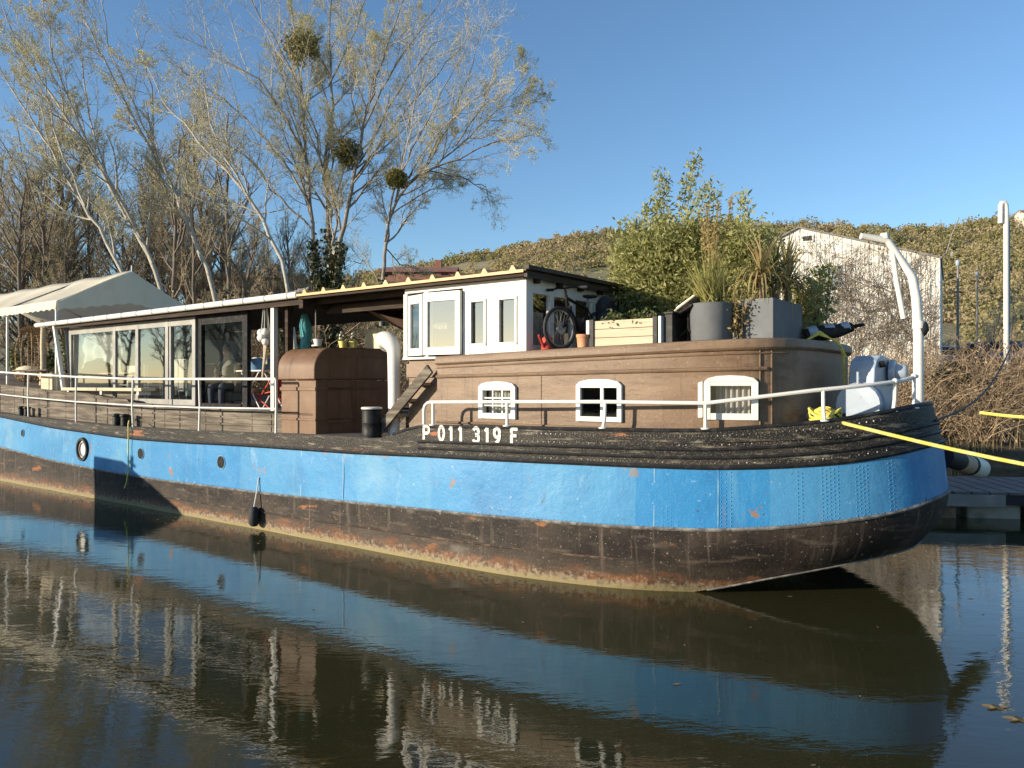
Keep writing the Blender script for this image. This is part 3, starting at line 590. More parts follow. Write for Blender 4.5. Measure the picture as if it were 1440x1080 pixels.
# front wall (faces forward, in its own shade)
ff = MB(); X0, X1 = WS1-.01, WS1+.05
zt2 = zt+.03
def fspan(n0, n1, za, zb_, d=0): ff.span(X0-d, X1+d, n0, n1, za, zb_)
edges = [.66, 1.16, 1.72, 2.28, 2.84]
M['shadewhite'] = M['white']
ff.span(X0, X1, .64, 2.96, zb, zb+.16); ff.span(X0, X1, .64, 2.96, zt2-.16, zt2+.06)
for e in edges: ff.span(X0+.003, X1+.006, e-.05, e+.05, zb+.16, zt2-.16)
wfront = ff.build('window_frame', 'white', barge, bev=.005)
for a, b_ in zip(edges[:-1], edges[1:]):
    cq = MB(); N = 24
    for i in range(N+1):
        y_ = lerp(a+.06, b_-.06, i/N); cq.v += [(X0-.05+.018*math.sin(i*1.3+a*5), y_, zb+.62), (X0-.05+.018*math.sin(i*1.3+a*5), y_, zb+.14)]
    cq.f = [(2*i, 2*i+2, 2*i+3, 2*i+1) for i in range(N)]; cq.build('added_half_curtain', 'greycurtain', wfront, smooth='all')  # invented half curtains, added to lighten the dark front panes
    g = MB(); g.add([(X0+.03, a+.05, zb+.16), (X0+.03, b_-.05, zb+.16), (X0+.03, b_-.05, zt2-.16), (X0+.03, a+.05, zt2-.16)], [(0,1,2,3)]); g.build('pane', 'glass', wfront)
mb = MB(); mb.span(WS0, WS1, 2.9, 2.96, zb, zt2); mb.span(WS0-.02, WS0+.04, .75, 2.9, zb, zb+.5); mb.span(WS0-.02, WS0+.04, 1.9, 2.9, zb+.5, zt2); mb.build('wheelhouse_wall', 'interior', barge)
# ---- roofs
RN0, RN1 = .40, 3.06
mb = MB(); rs0, rs1 = -1.84, 2.82; per = .472; prof = []
k = 0; s1 = rs0
while s1 < rs1-.01:
    prof += [(s1, 0), (s1+per*.30, 0), (s1+per*.38, .062), (s1+per*.47, .062), (s1+per*.56, 0)]; s1 += per
prof.append((rs1, 0)); kq = len(prof)
for n_, dz in ((RN0-.03, 0), (RN1+.02, .06)):
    for zz in (3.872, 3.866): mb.v += [(a, n_, zz+dz+b_) for a, b_ in prof]
for i in range(kq-1): mb.f += [(i, i+1, 2*kq+i+1, 2*kq+i), (kq+i, 3*kq+i, 3*kq+i+1, kq+i+1), (i, kq+i, kq+i+1, i+1), (2*kq+i, 2*kq+i+1, 3*kq+i+1, 3*kq+i)]
roof = mb.build('corrugated_roof', 'orange', barge)
for s1 in np.arange(rs0, rs1-.2, per):
    mb = MB(); mb.add([(s1+per*.30, RN0-.036, 3.874), (s1+per*.39, RN0-.036, 3.945), (s1+per*.45, RN0-.036, 3.945), (s1+per*.56, RN0-.036, 3.874), (s1+per*.30, RN0-.02, 3.874), (s1+per*.39, RN0-.02, 3.945), (s1+per*.45, RN0-.02, 3.945), (s1+per*.56, RN0-.02, 3.874)], [(0,1,2,3),(7,6,5,4),(0,4,5,1),(1,5,6,2),(2,6,7,3)])
    mb.build('ridge_cap', 'orange', roof)
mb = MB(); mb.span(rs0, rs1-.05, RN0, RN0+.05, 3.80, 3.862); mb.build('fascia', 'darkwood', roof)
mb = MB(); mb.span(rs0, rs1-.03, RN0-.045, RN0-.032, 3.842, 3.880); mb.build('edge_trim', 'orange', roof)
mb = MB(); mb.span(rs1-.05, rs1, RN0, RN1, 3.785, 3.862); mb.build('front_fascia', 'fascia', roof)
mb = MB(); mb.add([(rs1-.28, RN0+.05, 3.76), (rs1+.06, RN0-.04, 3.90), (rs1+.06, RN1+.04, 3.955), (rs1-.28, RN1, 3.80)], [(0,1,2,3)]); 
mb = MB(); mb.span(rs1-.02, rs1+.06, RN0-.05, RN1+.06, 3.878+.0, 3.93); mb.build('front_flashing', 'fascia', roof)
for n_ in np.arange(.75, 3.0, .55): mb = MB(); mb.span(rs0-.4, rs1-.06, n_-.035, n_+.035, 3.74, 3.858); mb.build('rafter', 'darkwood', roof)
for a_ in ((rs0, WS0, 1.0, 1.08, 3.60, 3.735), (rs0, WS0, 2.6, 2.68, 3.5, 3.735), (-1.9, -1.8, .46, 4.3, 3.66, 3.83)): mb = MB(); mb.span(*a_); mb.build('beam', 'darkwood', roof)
mb = MB(); mb.span(-11.6, -1.85, RN0+.05, 4.5, 3.83, 3.90); croof = mb.build('cabin_roof', 'fascia', barge)
mb = MB(); mb.tube([(-11.95, RN0, 3.83), (-1.86, RN0, 3.875)], .055, 12); gut = mb.build('gutter', 'white', croof, smooth=True)
for s1 in np.arange(-11.4, -1.9, .62):
    mb = MB(); mb.tube([(s1, RN0, 3.832+.0045*(s1+11.95)), (s1+.02, RN0, 3.832+.0045*(s1+11.95))], .060, 12)
    mb.build('gutter_clip', 'greyframe', gut)
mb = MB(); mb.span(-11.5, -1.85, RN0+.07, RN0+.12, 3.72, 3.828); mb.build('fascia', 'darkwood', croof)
mb = MB(); mb.tube([(-1.95,.5,3.97),(-1.75,.47,3.93),(-1.62,.46,3.99)], [.03,.05,.02], 8); mb.tube([(-2.6,.6,3.93),(-1.7,.44,3.96)], .025, 6); mb.build('gutter_end', 'edge', gut, smooth=True)
# ---- glazed living cabin
CW = .72; fl = 1.93
cab = MB(); cw_s = [ln(p, 500, CW)[0] for p in (100, 162, 194, 236, 274)]; zc1 = 3.73; zc0 = 1.97
for i, s1 in enumerate(cw_s): cab.span(s1-.06, s1+.06, CW-.03, CW+.05, zc0, zc1)
cab.span(cw_s[0], cw_s[-1], CW-.025, CW+.045, zc1-.16, zc1-.003); cab.span(cw_s[0], cw_s[2]-.06, CW-.024, CW+.044, 2.20, 2.30); cab.span(cw_s[2]+.06, cw_s[-1]-.06, CW-.024, CW+.044, zc0, zc0+.12)
cab.span(cw_s[3]+.12, cw_s[3]+.18, CW-.04, CW+.04, zc0+.12, zc1-.16)
cabf = cab.build('cabin_frame', 'greyframe', barge, bev=.006)
mb = MB(); mb.span(cw_s[0], cw_s[2]-.06, CW-.01, CW+.03, zc0-.1, 2.20); mb.build('cabin_panel', 'oldwood', cabf)
for a, b_ in zip(cw_s[:-1], cw_s[1:]):
    g = MB(); g.add([(a+.06, CW, 1.98), (b_-.06, CW, 1.98), (b_-.06, CW, zc1-.15), (a+.06, CW, zc1-.15)], [(0,1,2,3)]); g.build('pane', 'glass', cabf)
mb = MB(); mb.tube([(cw_s[0]-.28, .47, 3.80), (cw_s[0]-.06, .60, 2.1)], .055, 8); mb.build('corner_post', 'white', cabf, smooth=True)
mb = MB(); mb.add([(cw_s[0]-.15, .62, 3.74), (cw_s[0]-.02, 1.6, 3.74), (cw_s[0]+.05, 1.6, 2.0), (cw_s[0]+.0, .70, 2.0)], [(0,1,2,3)]); mb.build('side_curtain', 'greycurtain', cabf)
mb = MB(); mb.span(-11.3, -2.2, CW+.06, 4.35, zct(-6)-.03, fl); mb.build('cabin_floor', 'deck', barge)
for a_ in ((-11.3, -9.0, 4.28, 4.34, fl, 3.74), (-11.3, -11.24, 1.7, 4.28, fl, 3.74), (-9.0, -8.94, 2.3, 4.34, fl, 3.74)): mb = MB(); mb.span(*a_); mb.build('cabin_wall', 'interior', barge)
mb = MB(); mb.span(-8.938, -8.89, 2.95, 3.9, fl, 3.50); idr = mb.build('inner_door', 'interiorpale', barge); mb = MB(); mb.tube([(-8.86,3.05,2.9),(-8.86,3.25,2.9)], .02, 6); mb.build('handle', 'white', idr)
# door leaf and posts of the veranda
mb = MB(); da, db = ln(281, 500, CW)[0], ln(345, 500, CW)[0]
for x, wd in ((da, .10), (db-.05, .15)): mb.span(x, x+wd, CW-.03, CW+.05, zc0-.05, zc1+.02)
mb.span(da+.1, db-.05, CW-.025, CW+.045, zc1-.18, zc1+.018); mb.span(da+.1, db-.05, CW-.025, CW+.045, zc0-.05, zc0+.06); dr = mb.build('glazed_door', 'blackmetal', barge)
g = MB(); g.add([(da+.1,CW+.01,zc0), (db-.05,CW+.01,zc0), (db-.05,CW+.01,zc1-.15), (da+.1,CW+.01,zc1-.15)], [(0,1,2,3)]); g.build('pane', 'doorglass', dr)
mb = MB(); s1 = ln(386, 500, .55)[0]; mb.span(s1-.045, s1+.045, .50, .59, 1.6, 3.82); mb.build('veranda_post', 'white', barge, bev=.006)
for a_ in ((s1+.10, s1+.22, .66, .78, 1.6, 3.82), (-1.95, -1.8, 4.2, 4.34, 1.6, 3.8)): mb = MB(); mb.span(*a_); mb.build('veranda_post', 'darkwood', barge, bev=.006)
mb = MB(); mb.span(.2, .34, 4.1, 4.24, 1.6, 3.8); mb.build('veranda_post', 'darkwood', barge, bev=.006)
# ---- companionway locker
LS0, LS1, LN0, LN1 = -2.28, -1.38, .34, 2.05
mb = MB(); zt_ = 3.0; rr = .36; k = 10
arc = [(LN0+rr-rr*math.cos(a), zt_-rr+rr*math.sin(a)) for a in np.linspace(0, math.pi/2, k)]
prof = [(LN0, 2.47)]+arc+[(LN1, zt_+.03), (LN1, 2.47)]
mb.prism(prof, lambda x, z, d: Vector((d, x, z)), LS0-.03, LS1+.03); lk = mb.build('companionway_hood', 'brownmetal', barge, smooth=True, bev=.02)
mb = MB(); mb.span(LS0, LS1, LN0+.05, LN1, 1.56, 2.46); mb.build('companionway', 'brownmetal', barge, bev=.012)
mb = MB(); mb.span(LS0-.012, LS1+.012, LN0+.028, LN1, 2.29, 2.35); mb.span(LS0-.012, LS1+.012, LN0+.03, LN1, 1.80, 1.84); mb.span(LS1, LS1+.012, .62, 1.12, 1.75, 2.44); mb.span(LS1, LS1+.012, 1.24, 1.92, 1.75, 2.44); mb.span(LS1+.028, LS1+.042, .66, 1.10, 2.50, 2.86); mb.span(LS1+.028, LS1+.042, 1.24, 1.9, 2.50, 2.86); mb.build('companionway_panel', 'brownmetal', barge, bev=.006)
mb = MB(); mb.span(.95, 1.07, .9, 4.3, 1.6, 2.7); mb.build('deckhouse_bulkhead', 'darkwood', barge)
# ---- steps
mb = MB(); A = Vector((-.06, .43, 1.62)); B = Vector((1.08, .43, 2.62)); dv = (B-A).normalized(); up = Vector((-dv.z, 0, dv.x))*.075
for n_ in (.42, .88):
    mb.add([q+Vector((0,n_-.43,0))+Vector((0,e,0)) for e in (0,.045) for q in (A-up, B-up, B+up, A+up)], [(0,1,2,3),(7,6,5,4),(0,4,5,1),(1,5,6,2),(2,6,7,3),(3,7,4,0)])
steps = mb.build('steps', 'oldwood', barge, bev=.006)
for i in range(3):
    p = lerp(A, B, .3+.24*i); mb = MB(); mb.span(p.x-.16, p.x+.08, .466, .878, p.z-.02, p.z+.02); mb.build('tread', 'palewood', steps, bev=.005)
# ---- ventilator, drum, bollards
mb = MB(); vp = [(.17,.62,1.6),(.17,.62,2.35)]+[(.17-.16*(1-math.cos(a)), .62, 2.86+.2*math.sin(a)) for a in np.linspace(0, math.pi*.62, 9)]
mb.tube(vp, [.085,.09]+[.10+.008*i for i in range(9)], 18, cap=True); vent = mb.build('ventilator', 'white', barge, smooth=True)
mb = MB(); mb.lathe([(.15,0),(.152,.03),(.145,.04),(.145,.20),(.152,.215),(.145,.23),(.145,.40),(.153,.41),(.153,.44),(.135,.445),(.001,.44)], (-.02,.34,1.60), 24)
dm = mb.build('drum', 'black', barge, smooth=True); mb = MB(); mb.lathe([(.155,.425),(.157,.445),(.14,.455),(.001,.452)], (-.02,.34,1.60), 24); mb.build('drum_lid', 'whitechip', dm, smooth=True)
def bollard(s1, n1, h, r):
    m_ = MB(); z = float(zdk(s1)); m_.lathe([(r*1.3,0),(r*1.3,.03),(r,.04),(r*.95,h*.8),(r*1.25,h*.86),(r*1.2,h),(.001,h+.02)], (s1, n1, z), 16); m_.lathe([(r*1.3,0),(r*1.3,.03),(r,.04),(r*.95,h*.8),(r*1.25,h*.86),(r*1.2,h),(.001,h+.02)], (s1+.34, n1, z), 16); m_.span(s1-.15, s1+.49, n1-.13, n1+.13, z-.01, z+.02); return m_.build('mooring_bollard', 'black', barge, smooth=True)
bollard(ln(164, 598, .2)[0], .2, .26, .08); bollard(ln(30, 585, .2)[0], .2, .24, .07)
# ---- railings
def rail(name, posts, tops, mid=True, start=None, r=.02):
    """posts: (s, n, zbase); tops: z"""
    m_ = MB(); top = [(s1, n1, z) for (s1, n1, _), z in zip(posts, tops)]
    if start: top = start+top
    m_.tube(top, r*1.12, 8); ro = m_.build(name, 'white', barge, smooth=True)
    if mid:
        m_ = MB(); m_.tube([(s1, n1, lerp(zb_, z, .46)) for (s1, n1, zb_), z in zip(posts, tops)], r*.75, 8); m_.build('mid_rail', 'white', ro, smooth=True)
    for (s1, n1, zb_), z in zip(posts, tops):
        m_ = MB(); bend = random.uniform(-.012, .012); m_.tube([(s1, n1, zb_), (s1+bend, n1+bend, lerp(zb_, z, .5)), (s1, n1, z-.005)], r, 8); m_.lathe([(r*2.2,0),(r*2.2,.012),(r,.02)], (s1, n1, zb_), 10); m_.build('stanchion', 'white', ro, smooth=True)
    return ro
pl = []; tl = []
for px, yt in ((-330, 505), (-150, 514), (-60, 519), (40, 526), (107, 530), (187, 533), (280, 533), (388, 533)):
    s1, z1 = ln(px, yt, .09); pl.append((s1, .09, float(zdk(s1))+.01)); tl.append(z1)
rail('side_railing', pl, tl)
pl = []; tl = []
for px, yt in ((604,565.5),(706,565),(848,565),(998,567),(1168,549),(1275,536),(1309,529)):
    n_ = .1
    i = np.argmin(np.abs(720+1080*(-2.3+.8*HSs+.6*HNn)/(11.27-.6*HSs+.8*HNn)-px)[:half-6])
    ins = I_bw[i]+.03; s1, n1 = HSs[i]+IN[i,0]*ins, HNn[i]+IN[i,1]*ins; Yq = 11.27-.6*s1+.8*n1
    pl.append((s1, n1, float(zbw(s1))+.02)); tl.append(CAMZ-(yt-540)/1080*Yq)
s1, n1 = pl[0][:2]
P1 = []; 
for (a, za), (b_, zb_) in zip(zip(pl[:-1], tl[:-1]), zip(pl[1:], tl[1:])): pass
# the top rail follows the bulwark between stanchions
sp = [p[0] for p in pl]; 
seq = []; ii = [int(np.argmin(np.abs(HSs[:half]-a)+np.abs(HNn[:half]-b_))) for a, b_, _ in pl]
cumA = [ARC[i] for i in ii]
m_ = MB(); st0 = [(s1-.17, n1+.0, float(zbw(s1))+.03), (s1-.17, n1, tl[0]-.12), (s1-.15, n1, tl[0]-.05), (s1-.10, n1, tl[0]-.012), (s1-.04, n1, tl[0])]
for i in range(ii[0], ii[-1]+1):
    ins = I_bw[i]+.03; seq.append((HSs[i]+IN[i,0]*ins, HNn[i]+IN[i,1]*ins, float(np.interp(ARC[i], cumA, tl))))
m_.tube(st0+seq, .023, 8); ro = m_.build('bow_railing', 'white', barge, smooth=True)
for k, ((a, b_, zb_), z) in enumerate(zip(pl, tl)):
    m_ = MB(); bd = [0,.0,.03,0,-.01,.02,0][k]; m_.tube([(a-bd, b_, zb_), (a-bd*.2, b_, lerp(zb_, z, .4)), (a, b_, z)], .021, 8); m_.lathe([(.055,0),(.055,.012),(.024,.022)], (a-bd, b_, zb_), 10); m_.build('stanchion', 'white', ro, smooth=True)
m_ = MB(); m_.tube(seq[len(seq)*5//6-3:len(seq)*5//6+3], .030, 8)
m_ = MB(); a, b_, z = pl[-1][0], pl[-1][1], tl[-1]; m_.sphere((a,b_,z), .034); a, b_, z = pl[-2][0], pl[-2][1], tl[-2]; m_.sphere((a,b_,z), .034); m_.build('rail_joint', 'white', ro, smooth=True)
# ---- windlass, davit, bitts on the foredeck
wc = Vector((6.5, 2.42, 0)); wz = 1.80
mb = MB(); pr = [(-.36,0),(.36,0),(.34,.44),(.30,.58),(.24,.80),(.15,.90),(.02,.945),(-.10,.94),(-.22,.88),(-.28,.78),(-.30,.55)]
fr_ = lambda x, z, d: Vector((wc.x+.35*x*.5+d*.95, wc.y+x*.95-d*.35*.5, wz+z))
mb.prism(pr, fr_, -.16, .16); wl = mb.build('windlass', 'galv', barge, bev=.02)
mb = MB(); c_ = fr_(.16, .74, .17); mb.lathe([(.15,0),(.16,.03),(.15,.06),(.10,.07),(.10,.16),(.085,.18),(.001,.18)], (0,0,0), 18, 'X'); mb.v = [tuple(Vector(v)+c_) for v in mb.v]; mb.build('gear_hub', 'galv', wl, smooth=True)
mb = MB(); c_ = fr_(.40, .78, .0); mb.lathe([(.001,-.09),(.09,-.09),(.11,-.05),(.11,.05),(.09,.09),(.001,.09)], c_, 14, 'Y'); mb.build('warping_drum', 'galv', wl, smooth=True)
mb = MB(); c_ = fr_(-.44, .36, .05); mb.lathe([(.001,-.12),(.24,-.12),(.26,-.08),(.16,-.04),(.16,.04),(.26,.08),(.24,.12),(.001,.12)], c_, 18, 'Y'); mb.build('chain_drum', 'galv', wl, smooth=True)
mb = MB(); mb.tube([fr_(-.30,.50,.1), fr_(-.62,.66,.1)], [.02,.018], 8); mb.tube([fr_(-.62,.60,.1), fr_(-.62,.74,.1)], .016, 8); mb.build('crank_handle', 'galv', wl, smooth=True)
mb = MB(); mb.tube([fr_(-.15,.83,.17), fr_(-.12,.84,.21)], .04, 10); mb.span(wc.x+.1, wc.x+.4, wc.y-.40, wc.y-.08, wz, wz+.25); mb.build('brake_box', 'blackmetal', wl)
dvp = [ln(1290, y, 2.55) for y in (590, 455)]
ds, dn = 7.0, 2.5
mb = MB(); Yd = 11.27-.6*ds+.8*dn
zz = lambda y: CAMZ-(y-540)/1080*Yd
mb.tube([(ds, dn, 1.75), (ds, dn, zz(455))], .056, 14); mb.tube([(ds,dn,zz(462)), (ds,dn,zz(452))], .068, 14)
dv_ = mb.build('davit', 'whitechip', barge, smooth=True)
u_img = Vector((.8, .6, 0))   # the jib swings across the bow
def dj(px, y): x = (px-1289)/1080*Yd; return Vector((ds, dn, 0)) + u_img*x + Vector((0,0,zz(y)))
mb = MB(); mb.tube([dj(1288,455), dj(1286,420), dj(1281,392), dj(1279,387), dj(1262,362), dj(1247,340), dj(1243,337), dj(1208,332)], [.058,.054,.05,.048,.043,.041,.041,.036], 14); mb.build('jib', 'whitechip', dv_, smooth=True)
mb = MB(); mb.tube([dj(1252,352), dj(1258,395), dj(1268,448)], .03, 8); mb.tube([dj(1242,336), dj(1241,328)], [.05,.05], 8); mb.build('strut', 'whitechip', dv_, smooth=True)
mb = MB(); mb.sphere(dj(1294, 462), .075, sc=(1,1,1.3)); mb.sphere(dj(1287, 455), .05); mb.build('winch_block', 'rubber', dv_, smooth=True)
bt_s, bt_n = 6.25, 1.32; bz = 1.8
mb = MB(); mb.tube([(bt_s, bt_n, 1.72), (bt_s, bt_n, 2.13)], .07, 14); mb.tube([(bt_s-.2, bt_n-.0, 2.04), (bt_s+.2, bt_n+.1, 2.04)], .035, 8); bitt = mb.build('mooring_bitt', 'black', barge, smooth=True)
# ================================================================== THINGS ON THE BARGE
# ---- party-tent awning over the after deck
AS, AN0, AN1 = -11.06, .5, 4.06; AP = (AN0+AN1)/2
aw = onboat('awning', 'cream gabled canvas awning on white poles over the after deck', 'awning', 0, 0, 0)
mb = MB(); ze, zp = 4.38, 5.30
def roofpt(s, n):
    f = 1-abs(n-AP)/(AP-AN0); sag = -.10*math.sin(min(max((AS-s)/1.9 % 1, 0), 1)*math.pi)*math.sin(f*math.pi)
    return (s, n, ze+(zp-ze)*f+sag+.02*math.sin(s*3+n*2))
ns = np.linspace(AN0, AN1, 17); ss = np.linspace(AS, AS-9.5, 36)
for s1 in ss: mb.v += [roofpt(s1, n1) for n1 in ns]
mb.f = [(i*17+j, i*17+j+1, (i+1)*17+j+1, (i+1)*17+j) for i in range(35) for j in range(16)]
mb.build('canopy', 'cream', aw, smooth='all')
mb = MB(); N = 40      # front gable with scalloped hem
for i in range(N+1):
    n1 = lerp(AN0, AN1, i/N); p = roofpt(AS, n1); low = max(ze-.28+.05*abs(math.sin(i*.785)), 0) if True else 0
    hem = ze+.30*(1-abs(n1-AP)/(AP-AN0))-.24+.05*abs(math.sin(i*.9)); mb.v += [(AS+.015, n1, p[2]), (AS+.03, n1, min(hem, p[2]-.02))]
mb.f = [(2*i, 2*i+2, 2*i+3, 2*i+1) for i in range(N)]; mb.build('gable', 'cream', aw, smooth='all')
mb = MB(); N = 120
for i in range(N+1):
    s1 = lerp(AS, AS-9.5, i/N); mb.v += [(s1, AN0-.01, ze+.02), (s1, AN0-.04, ze-.22+.04*abs(math.sin(i*.8)))]
mb.f = [(2*i, 2*i+2, 2*i+3, 2*i+1) for i in range(N)]; mb.build('valance', 'cream', aw, smooth='all')
for s1, n1 in ((AS-.15, AN0+.05), (AS-3.05, AN0+.05), (AS-6.0, AN0+.05), (AS-.15, AN1-.05), (AS-3.05, AN1-.05), (AS-6.0, AN1-.05)):
    mb = MB(); mb.tube([(s1, n1, 2.0), (s1, n1, ze)], .03, 8); mb.build('pole', 'white', aw, smooth=True)
for s1 in (AS-.1, AS-3.05, AS-6):
    mb = MB(); mb.tube([(s1, AN0+.05, ze), (s1, AP, zp-.05), (s1, AN1-.05, ze)], .022, 6); mb.build('rafter', 'greyframe', aw)
mb = MB(); mb.tube([(AS+.02, AP, zp-.1), (AS+.02, AP, zp+.14)], .02, 6); mb.build('finial', 'white', aw)
# small gull-like wind vane seen against the gable: folded white parasol end
z_aft = lambda s: zct(s)-.01
# ---- after deck furniture
ch = onboat('egg_chair', 'round wicker basket chair standing under the awning', 'chair', *[ln(42, 515, 1.9)[0], 1.9, z_aft(-14)])
mb = MB(); rr = .62
for i in range(18):
    a = i/18*2*math.pi; pts = []
    for j in range(13):
        b_ = -1.3+2.75*j/12
        if -1.0 < math.atan2(math.sin(a+1.57), math.cos(a+1.57)) < 1.0 and -.55 < b_ < .95: continue
        pts.append((rr*math.cos(b_)*math.cos(a), rr*.8*math.cos(b_)*math.sin(a), .85+.85*math.sin(b_)))
    for q in range(len(pts)-1):
        if (Vector(pts[q])-Vector(pts[q+1])).length < .4: mb.tube([pts[q], pts[q+1]], .016, 5, cap=False)
for j in range(16):
    b_ = -1.25+2.6*j/15; P = []
    for i in range(25):
        a = i/24*2*math.pi
        if -1.0 < math.atan2(math.sin(a+1.57), math.cos(a+1.57)) < 1.0 and -.55 < b_ < .95:
            if len(P) > 1: mb.tube(P, .013, 4, cap=False)
            P = []; continue
        P.append((rr*math.cos(b_)*math.cos(a), rr*.8*math.cos(b_)*math.sin(a), .85+.85*math.sin(b_)))
    if len(P) > 1: mb.tube(P, .013, 4, cap=False)
mb.build('basket', 'wicker', ch)
mb = MB(); mb.sphere((0,0,.40), .44, sc=(1,.8,.35)); mb.build('cushion', 'cream', ch, smooth='all')
mb = MB(); mb.lathe([(.36,0),(.36,.03),(.05,.06),(.05,.14)], (0,0,0), 20); mb.build('base', 'blackmetal', ch, smooth=True)
def table(name, label, s, n, z, L, Wd, H, top='white', legm='white', grp=None):
    t = onboat(name, label, 'table', s, n, z, grp); m_ = MB(); m_.span(-L/2, L/2, -Wd/2, Wd/2, H-.03, H); m_.build('table_top', top, t, bev=.006)
    for a in (-1, 1):
        for b_ in (-1, 1): m_ = MB(); m_.tube([(a*(L/2-.06), b_*(Wd/2-.06), 0), (a*(L/2-.08), b_*(Wd/2-.08), H-.03)], .02, 6); m_.build('leg', legm, t)
    return t
table('low_table', 'dark low table beneath the wicker basket chair on the after deck', -12.9, 1.0, z_aft(-12.9), 1.5, .6, .42, 'oldwood', 'blackmetal')
def box_thing(name, label, cat, s, n, z, d, m, rz=0, lid=None, grp=None):
    t = onboat(name, label, cat, s, n, z, grp, rz); m_ = MB(); a, b_, h = d; th_ = .018
    m_.span(-a/2, a/2, -b_/2, -b_/2+th_, 0, h); m_.span(-a/2, a/2, b_/2-th_, b_/2, 0, h); m_.span(-a/2, -a/2+th_, -b_/2+th_, b_/2-th_, 0, h); m_.span(a/2-th_, a/2, -b_/2+th_, b_/2-th_, 0, h); m_.span(-a/2+th_, a/2-th_, -b_/2+th_, b_/2-th_, 0, .02)
    m_.build('body', m, t, bev=.006)
    m_ = MB(); m_.span(-a/2-.012, a/2+.012, -b_/2-.012, b_/2+.012, h+.002, h+.03); m_.build('lid', lid or m, t, bev=.006); return t
box_thing('storage_box', 'pale yellow storage box on the coaming beside the leaning white post', 'box', ln(76, 540, .62)[0], .66, z_aft(-11.5)-.02, (.62,.42,.36), 'palewood')
bc = onboat('bench', 'long white plank bench along the coaming below the curtained window', 'bench', ln(145, 552, .55)[0], .58, z_aft(-9), )
mb = MB(); mb.span(-1.75, 1.9, -.16, .16, .08, .15); mb.build('seat', 'palewood', bc, bev=.008)
for a in (-1.5, .1, 1.7): mb = MB(); mb.span(a-.04, a+.04, -.13, .13, 0, .08); mb.build('leg', 'white', bc)
def potplant(name, label, s, n, z, r, h, hp_, k, lm, potm='terracotta', lsz=.09):
    t = onboat(name, label, 'potted plant', s, n, z); m_ = MB(); m_.lathe([(.001,0),(r*.75,0),(r*.95,h*.85),(r*1.08,h*.86),(r*1.08,h),(r*.93,h),(r*.9,h*.9),(.001,h*.9)], (0,0,0), 20); m_.build('pot', potm, t, smooth=True)
    m_ = MB(); cen_ = []; dr_ = []
    for i in range(9):
        a = random.uniform(0, 6.3); tip = Vector((math.cos(a)*r*random.uniform(.3,1.7), math.sin(a)*r*random.uniform(.3,1.7), h+hp_*random.uniform(.6,1))); m_.tube([(0,0,h*.9), tip*.5+Vector((0,0,h*.5)), tip], .006, 4)
        for q in range(k//9):
            f = random.uniform(.3,1.05); cen_.append(Vector((0,0,h*.9)).lerp(tip, f)+Vector((random.gauss(0,r*.4),random.gauss(0,r*.4),random.gauss(0,r*.4))))
    m_.build('stems', 'stem', t); leaves('foliage', [tuple(c) for c in cen_], lsz, lm, t, aspect=.55); return t
GL = dict(sub=.42)
M['leafdark'] = mat('dark_green_leaf', (.035,.06,.02), .5, island=[(.05,.085,.025),(.025,.045,.015)], **GL)
M['leafmid'] = mat('mid_green_leaf', (.085,.125,.03), .55, island=[(.12,.155,.04),(.055,.09,.025),(.16,.165,.055)], **GL)
M['leafbamboo'] = mat('bamboo_leaf', (.31,.315,.10), .6, island=[(.39,.38,.14),(.23,.26,.075),(.47,.43,.21),(.31,.315,.10)], **GL)
M['leafdry'] = mat('dry_leaf', (.42,.30,.14), .7, island=[(.58,.42,.20),(.30,.19,.09),(.44,.38,.14)], **GL)
M['leafyellow'] = mat('yellow_green_blade', (.32,.30,.07), .55, island=[(.45,.40,.12),(.20,.22,.05),(.50,.46,.20)], **GL)
M['flower'] = mat('yellow_flower', (.75,.62,.12), .6, island=[(.8,.75,.3),(.6,.5,.08)])
for i, (px, py, n_, lab) in enumerate(((66, 540, 1.6, 'bushy potted plant in the shade beneath the awning'), (100, 545, 2.6, 'tall potted plant behind the leaning white post'), (20, 545, 3.2, 'leafy potted plant behind the wicker basket chair'))):
    potplant('potted_plant', lab, ln(px, py, n_)[0], n_, z_aft(-12), .2, .34, (.7,1.4,1.2)[i], 260, 'leafmid' if i else 'leafdark', lsz=.12)
pst = onboat('driftwood_post', 'knobbly bare wooden post standing under the awning left of the cabin', 'post', ln(60, 545, 1.2)[0], 1.2, z_aft(-12))
mb = MB(); mb.tube([(0,0,0),(.04,0,.6),(-.03,.02,1.1),(.03,0,1.55),(-.1,.02,1.78)], [.09,.07,.075,.06,.04], 10); mb.build('trunk', 'palewood', pst, smooth=True)
mb = MB(); mb.tube([(.0,0,1.5),(.16,.05,1.75)], [.04,.02], 8); mb.build('limb', 'palewood', pst, smooth=True)
# ---- things seen through the cabin windows
def infloor(px, py, n): return ln(px, py, n)[0]
tb = table('dining_table', 'pale wooden table behind the curtained window of the cabin', infloor(150, 520, 1.5), 1.6, fl, 3.6, .8, .74, 'palewood', 'palewood')
for px, d, m_, lab, zo in ((132, (.36,.3,.34), 'ochre', 'yellow cardboard box on the cabin table beside the folded curtain', .745), (154, (.24,.2,.2), 'ochre', 'small yellow carton at the right end of the cabin table', .745)):
    box_thing('carton', lab, 'box', infloor(px, 515, 1.5), 1.5, fl+zo, d, m_)
cu2 = MB(); a, b_ = cw_s[0]+.12, cw_s[1]-.1; N = 60
for i in range(N+1):
    f = i/N; x = lerp(a, b_, f); bot = 2.55+.45*abs(math.sin(f*2.6+.4))
    for q in range(9): cu2.v.append((x, CW+.16+.04*math.sin(f*26)+.03*math.sin(q*1.3+f*9), lerp(3.62, bot, q/8)))
cu2.f = [(i*9+j, i*9+j+1, (i+1)*9+j+1, (i+1)*9+j) for i in range(N) for j in range(8)]
